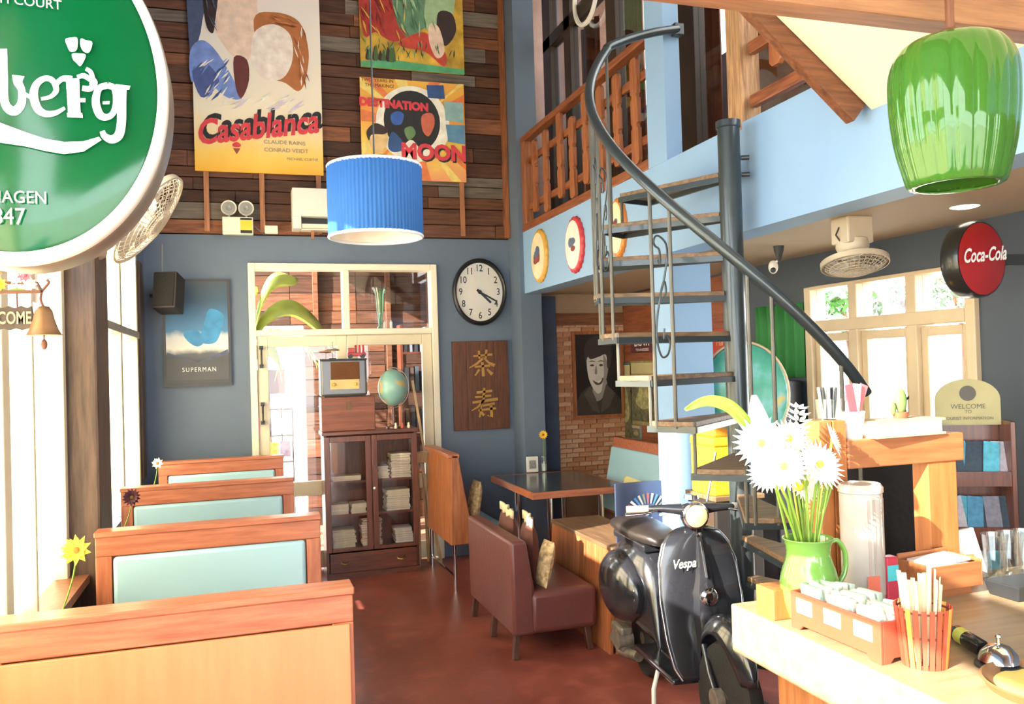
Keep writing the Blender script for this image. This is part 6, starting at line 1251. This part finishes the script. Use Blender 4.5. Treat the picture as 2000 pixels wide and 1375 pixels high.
q = (1.455, 1.225, CZ); p = thing('round_tray', 'round yellow tray with a brown rim at the near counter edge', 'tray', q); MB().lathe([(0, .007), (.05, .007), (.1, .0068)], 64, cap=False).build('surface', mat('yellow_tray', 'e8d67a', .4, var=.04), p); MB().lathe([(0, 0), (.112, 0), (.125, .018), (.120, .02), (.106, .006), (.098, .005)], 64, cap=False).build('rim', mat('brown_tray', '8a6440', .4), p, smooth=40)
# glasses and paper
for i, (x, lab) in enumerate(((1945, 'empty straight drinking glass nearest the white paper bag'), (1975, 'empty straight drinking glass in the middle of the three'), (2004, 'empty straight drinking glass at the right picture edge'))):
    q = at(x, 1128-i*4); k = kpx(q); o = MB().lathe([(0, .004), (.024, 0), (.036, .125), (.034, .125), (.022, .008), (0, .008)], 32, c=q).build('drinking_glass', glass('tumbler_glass', (.93, .95, .95), .10), smooth=40); tag(o, lab, 'glass', 'drinking glasses')
q = at(1905, 1130); k = kpx(q); p = thing('paper_bag', 'white paper bag with an orange mark behind the napkin tray', 'bag', (q[0], q[1]+.02, CZ)); MB().add([(-.055, -.02, 0), (.05, -.02, 0), (.05, .03, 0), (-.055, .03, 0), (-.06, 0, .135), (.02, 0, .14), (.02, .01, .14), (-.06, .01, .135)], [(0, 3, 2, 1), (4, 5, 6, 7), (0, 1, 5, 4), (1, 2, 6, 5), (2, 3, 7, 6), (3, 0, 4, 7)]).build('body', mat('bag_paper', 'efe6e0', .7), p); MB().obox((-.015, -.0165, .05), (.036, .003, .04), Matrix.Rotation(math.radians(-8), 3, 'X')).build('mark', mat('orange_mark', 'd87a4a', .6), p)
q = at(1992, 1165); o = MB().add([(q[0]-.05, q[1]-.04, CZ), (q[0]+.10, q[1]-.04, CZ), (q[0]+.10, q[1]+.05, CZ), (q[0]-.05, q[1]+.05, CZ), (q[0]-.06, q[1]-.05, CZ+.04), (q[0]+.11, q[1]-.05, CZ+.04), (q[0]+.11, q[1]+.06, CZ+.04), (q[0]-.06, q[1]+.06, CZ+.04)], [(0, 3, 2, 1), (0, 1, 5, 4), (1, 2, 6, 5), (2, 3, 7, 6), (3, 0, 4, 7), (4, 5, 6, 7)]).build('black_dish', m_black, bevel=.003); tag(o, 'black rectangular dish in front of the drinking glasses', 'dish')
q = at(1738, 1178); o = thing('snack_packet', 'small red and turquoise packet between canister and basket', 'packet', q); k = kpx(q); MB().box((-14*k, -.015, 0), (14*k, .015, 92*k)).build('pack', mat('packet_red', 'b8344a', .35), o, bevel=.004); MB().box((-13*k, -.0165, 46*k), (13*k, -.015, 76*k)).build('print', mat('packet_cyan', '4ab8c0', .4), o)
# ------------------------------------------------------------------ behind the counter
q = P(1890, 780, X=3.0); k = kpx(q); p = thing('brochure_rack', 'wooden brochure rack with a rounded pale header board', 'rack', (q.x, q.y, 0), rz=math.radians(-30)); hw_ = 58*k
ztop = P(1890, 830, X=3.0).z
MB().prism([(-hw_, 0), (hw_, 0)]+ell(0, 50*k, hw_, 40*k, 20, 0, PI), (0, 0, ztop), XA, ZA, (0, .012, 0)).build('header', mat('khaki_header', 'b0a87a', .6), p)
MB().lathe([(0, .0), (15*k, 0), (15*k, .001), (0, .001)], 24, c=(0, -.001, ztop+62*k), M=MY).build('crest', mat('crest_ink', '5c5a52', .6), p)
text('lettering', 'WELCOME', 13*k, mat('crest_ink', '5c5a52'), p, (0, 0, ztop+36*k), XA, ZA, extrude=.002, w=False); text('lettering', 'TO', 9*k, mat('crest_ink', '5c5a52'), p, (0, 0, ztop+26*k), XA, ZA, extrude=.002, w=False); text('lettering', 'TOURIST INFORMATION', 8*k, mat('crest_ink', '5c5a52'), p, (0, 0, ztop+13*k), XA, ZA, extrude=.002, w=False)
for s in (-1, 1): MB().box((s*(hw_+.012)-.01, -.10, 0), (s*(hw_+.012)+.01, .06, ztop+.02)).build('side', m_bc, p, bevel=.003)
MB().box((-hw_, .04, .05), (hw_, .055, ztop)).build('back', m_bc, p)
br_cols = ['7a7a8a', 'b8b4c0', '4a8ab0', '5ab0c8', 'c8c8d0', '8a5a4a', '3a4a5a', 'd0d4d8', '6a8aa0']
for r_ in range(4):
    z = ztop-.24-r_*.235; MB().box((-hw_, -.09, z-.012), (hw_, .05, z)).build('shelf', m_bc, p); MB().box((-hw_, -.10, z-.012), (hw_, -.09, z+.05)).build('shelf_lip', m_bc, p)
    for i in range(7):
        x = -hw_*.82+hw_*1.64*i/6; M_ = Matrix.Rotation(math.radians(-18), 3, 'X') @ Matrix.Rotation(math.radians(random.uniform(-11, 11)), 3, 'Y')
        c_ = random.choice(br_cols); o = MB().obox((0, 0, 0), (.062, .004, .17), M_).build('brochure', mat('brochure_'+c_, c_, .35, var=.25, scale=40))
        o.location = Vector((q.x, q.y, 0))+Matrix.Rotation(math.radians(-30), 3, 'Z') @ Vector((x, -.035-.008*(i % 2), z+.088)); o.rotation_euler = (0, 0, math.radians(-30))
        tag(o, '%s leaning brochure from the left on the %s tier of the wooden rack' % (['first', 'second', 'third', 'fourth', 'fifth', 'sixth', 'last'][i], ['top', 'second', 'third', 'lowest'][r_]), 'brochure', 'brochures on the %s tier' % ['top', 'second', 'third', 'lowest'][r_])
p = thing('leather_chair', 'black leather chair seen under the wooden frame beam', 'chair', (2.98, 3.32, 0), rz=math.radians(-18)); m_bl = mat('black_leather', '26221f', .3, var=.2, bump=.2, bscale=40)
cushion('seat', m_bl, p, (-.24, -.24, .40), (.24, .22, .52), bevel=.05); MB().prism([(.16, .46), (.26, .46), (.30, 1.12), (.22, 1.12)], (-.24, 0, 0), YA, ZA, (.48, 0, 0)).build('backrest', m_bl, p, bevel=.04, seg=3, smooth=50)
for s in (-1, 1): MB().tube([(s*.26, -.18, .42), (s*.28, -.18, .66), (s*.28, .1, .68), (s*.26, .2, .6)], .02, 10).build('armrest', m_chrome, p, smooth=50)
for s in (-1, 1):
    for y in (-.18, .18): MB().cyl((s*.2, y, 0), (s*.2, y, .41), .014, n=10).build('leg', m_chrome, p, smooth=40)
p = thing('floor_stand', 'grey metal stand pole in front of the black leather chair', 'stand', (2.38, 2.42, 0)); MB().cyl((0, 0, .02), (0, 0, 1.17), .016, n=14).build('pole', mat('grey_metal', '8a8a84', .4, metal=.6), p, smooth=40); MB().lathe([(0, 0), (.12, 0), (.11, .02), (.02, .03), (0, .03)], 28).build('base', m_black, p, smooth=40); MB().tube([(0, 0, 1.12), (-.02, .02, 1.22), (-.05, .02, 1.32)], .004, 6).build('cable', m_black, p)
for y, z in ((2.44, 1.55), (2.46, 1.28)):
    pass
# ------------------------------------------------------------------ outside and the back room
def tree(name, label, c, n, sp, cols, seed, trunk=True):
    rnd = random.Random(seed); p = thing(name, label, 'tree', (c[0], c[1], -.14)); mb = MB()
    for i in range(n):
        a = Vector((rnd.gauss(0, sp[0]), rnd.gauss(0, sp[1]), c[2]+.14+rnd.gauss(0, sp[2]))); d = Vector((rnd.uniform(-1, 1), rnd.uniform(-1, 1), rnd.uniform(-1, .3))).normalized(); s = d.cross(Vector((rnd.uniform(-1, 1), rnd.uniform(-1, 1), 1))).normalized(); L_ = rnd.uniform(.08, .16)
        mb.add([a, a+d*L_*.5+s*L_*.2, a+d*L_, a+d*L_*.5-s*L_*.2], [(0, 1, 2, 3)])
    mb.build('foliage', mat('foliage_'+cols, cols, .6, var=.3, scale=3), p, kind='stuff')
    o_ = cR0*.034*c[0]; MB().tube([(o_.x, o_.y, 0), (o_.x, o_.y, c[2]*.8), (o_.x*.6, o_.y*.6, c[2]+.1), (0, 0, c[2]+.25)], [.05, .04, .03, .012], 10).build('trunk', m_brown, p, smooth=50); return p
for px, py, X_, n, cl, lab in ((1622, 585, 6.2, 380, '5f9a4a', 'green leafy tree outside the left pane of the right doors'), (1735, 572, 7.6, 420, '6c7f66', 'grey green tree outside the middle pane of the right doors'), (1835, 560, 9.2, 460, '72866a', 'grey green tree outside the right pane behind the red sign')):
    q = P(px, py, X=X_); s_ = X_/6.2; tree('leafy_tree', lab, (q.x, q.y, q.z), n, (.14*s_, .16*s_, .13*s_), cl, px)
p = thing('palm', 'yellow green palm fronds behind the back door glass', 'plant', (.10, 8.55, 0)); MB().tube([(0, 0, 0), (.02, 0, 1.2), (0, 0, 2.0)], [.05, .04, .03], 10).build('trunk', m_brown, p, smooth=50); m_fr = mat('sunlit_frond', 'cbd662', .5, var=.2)
for i in range(7):
    a = math.radians(-70+i*42); L_ = .75; cs = [Vector((math.cos(a)*L_*t, math.sin(a)*L_*.5*t, 2.0+.55*t-.95*t*t)) for t in [j/10 for j in range(11)]]; mb = MB()
    for j in range(1, 10):
        d = (cs[j+1]-cs[j-1]).normalized(); s = d.cross(ZA).normalized()
        for sg_ in (-1, 1):
            e = cs[j]+s*sg_*.20*math.sin(PI*j/10.5)+d*.10-Vector((0, 0, .08)); mb.add([cs[j]-d*.018, cs[j]+d*.018, e], [(0, 1, 2)])
    mb.tube([tuple(c_) for c_ in cs], .006, 6); mb.build('frond', m_fr, p)
p = thing('banana_plant', 'sunlit banana leaves arching behind the back door glass', 'plant', (.05, 7.95, 0)); MB().tube([(0, 0, 0), (0, 0, 1.2), (.02, 0, 1.9)], [.05, .045, .03], 10).build('stem', m_leaf, p, smooth=50)
for cs_ in ([(.02, 0, 1.9), (.15, 0, 2.2), (.38, .05, 2.32), (.62, .1, 2.15), (.78, .1, 1.85)], [(.0, 0, 1.8), (.12, -.1, 2.35), (.25, -.1, 2.55), (.45, -.1, 2.5)], [(0, 0, 1.8), (.14, .05, 1.95), (.26, .05, 1.85), (.30, .05, 1.6)], [(0, 0, 1.6), (-.06, -.05, 2.1), (.02, -.1, 2.4), (.10, -.1, 2.42)]):
    cs = [Vector(s_) for s_ in spline(cs_, 5, False)]; m_ = len(cs)
    def bl2(u, v_):
        i = min(m_-1, int(v_*(m_-1)+.5)); return tuple(cs[i]+Vector((.02*(u-.5), .9*(u-.5), -abs(u-.5)*.9))*.2*math.sin(PI*min(.96, .1+v_*.86))**.6*1.6)
    MB().grid(bl2, 5, m_).build('leaf', m_fr, p, smooth=70, solid=.002)
p = thing('wire_rack', 'wire rack with colourful magazines behind the back door glass', 'rack', (.245, 8.3, 0)); m_wire = mat('brown_wire', '4a3830', .5)
for x in (-.2, -.1, 0, .1, .2): MB().cyl((x, 0, 0), (x, 0, 1.32), .009, n=6).build('wire', m_wire, p)
for z in (.5, .8, 1.05, 1.3): MB().cyl((-.2, 0, z), (.2, 0, z), .009, n=6).build('wire', m_wire, p)
for i, (x, z, c_) in enumerate(((-.15, 1.08, 'c84a6a'), (-.05, 1.07, '6a6a9a'), (.06, 1.07, '7a86b0'), (-.10, .85, '8a6a4a'), (.03, .84, 'b0904a'), (.13, .85, '6a5a6a'), (-.14, .6, 'd0a0a0'), (0, .6, 'c8c0b0'))): MB().box((x-.05, -.02, z), (x+.045, -.008, z+.15)).build('magazine', mat('rackmag_'+c_, c_, .5, var=.3, scale=30), p)
o = MB().box((.12, 8.6, 1.44), (.40, 8.75, 1.68)).box((.22, 8.66, 0), (.26, 8.70, 1.44)).build('sign_box', mat('maroon_board', '6e4038', .7)); tag(o, 'maroon box on a post behind the back door glass', 'box')
p = thing('tall_vase', 'green glass trumpet vase on the door transom', 'vase', (P(743, 645, Y=7.28).x, 7.29, 2.0)); MB().lathe([(0, 0), (.03, 0), (.03, .01), (.012, .03), (.03, .15), (.04, .30), (.065, .36)], 24, cap=False).build('vessel', glass('green_vase', (.35, .75, .5), .15), p, smooth=60); MB().tube([(0, 0, .03), (.01, 0, .33)], .01, 8).build('stem', m_leaf, p)
for x, lab in ((752, 'small cream candle left on the door transom ledge'), (765, 'small cream candle right on the door transom ledge')):
    q = P(x, 640, Y=7.26); o = MB().lathe([(0, 0), (.012, 0), (.012, .06), (.004, .066), (0, .08)], 14, c=(q.x, 7.28, 2.0)).build('candle', m_white, smooth=40); tag(o, lab, 'candle', 'candles on the transom')
p = thing('bookshelf', 'dark shelf unit with books behind the right door leaf', 'shelf', (1.78, 8.6, 0))
for z in (.6, 1.0, 1.4, 1.8): MB().box((-.22, -.1, z), (.22, .1, z+.02)).build('shelf', m_bcx, p)
for s in (-1, 1): MB().box((s*.23-.012, -.1, 0), (s*.23+.012, .1, 2.1)).build('side', m_bc, p)
for z, tier in ((.62, 'lowest'), (1.02, 'second'), (1.42, 'third'), (1.82, 'top')):
    for i in range(7):
        c_ = random.choice(['3a3f4a', '6a7a8a', '8a94a8', '5a4a44', 'a8b0b8', '4a5a6a']); h_ = random.uniform(.18, .27); o = MB().box((1.58+i*.056, 8.53, z), (1.58+i*.056+random.uniform(.03, .05), 8.66, z+h_)).build('book', mat('spine_'+c_, c_, .5)); tag(o, '%s upright book on the %s shelf behind the door glass' % (['leftmost', 'second', 'third', 'fourth', 'fifth', 'sixth', 'rightmost'][i], tier), 'book', 'books on the %s back room shelf' % tier)
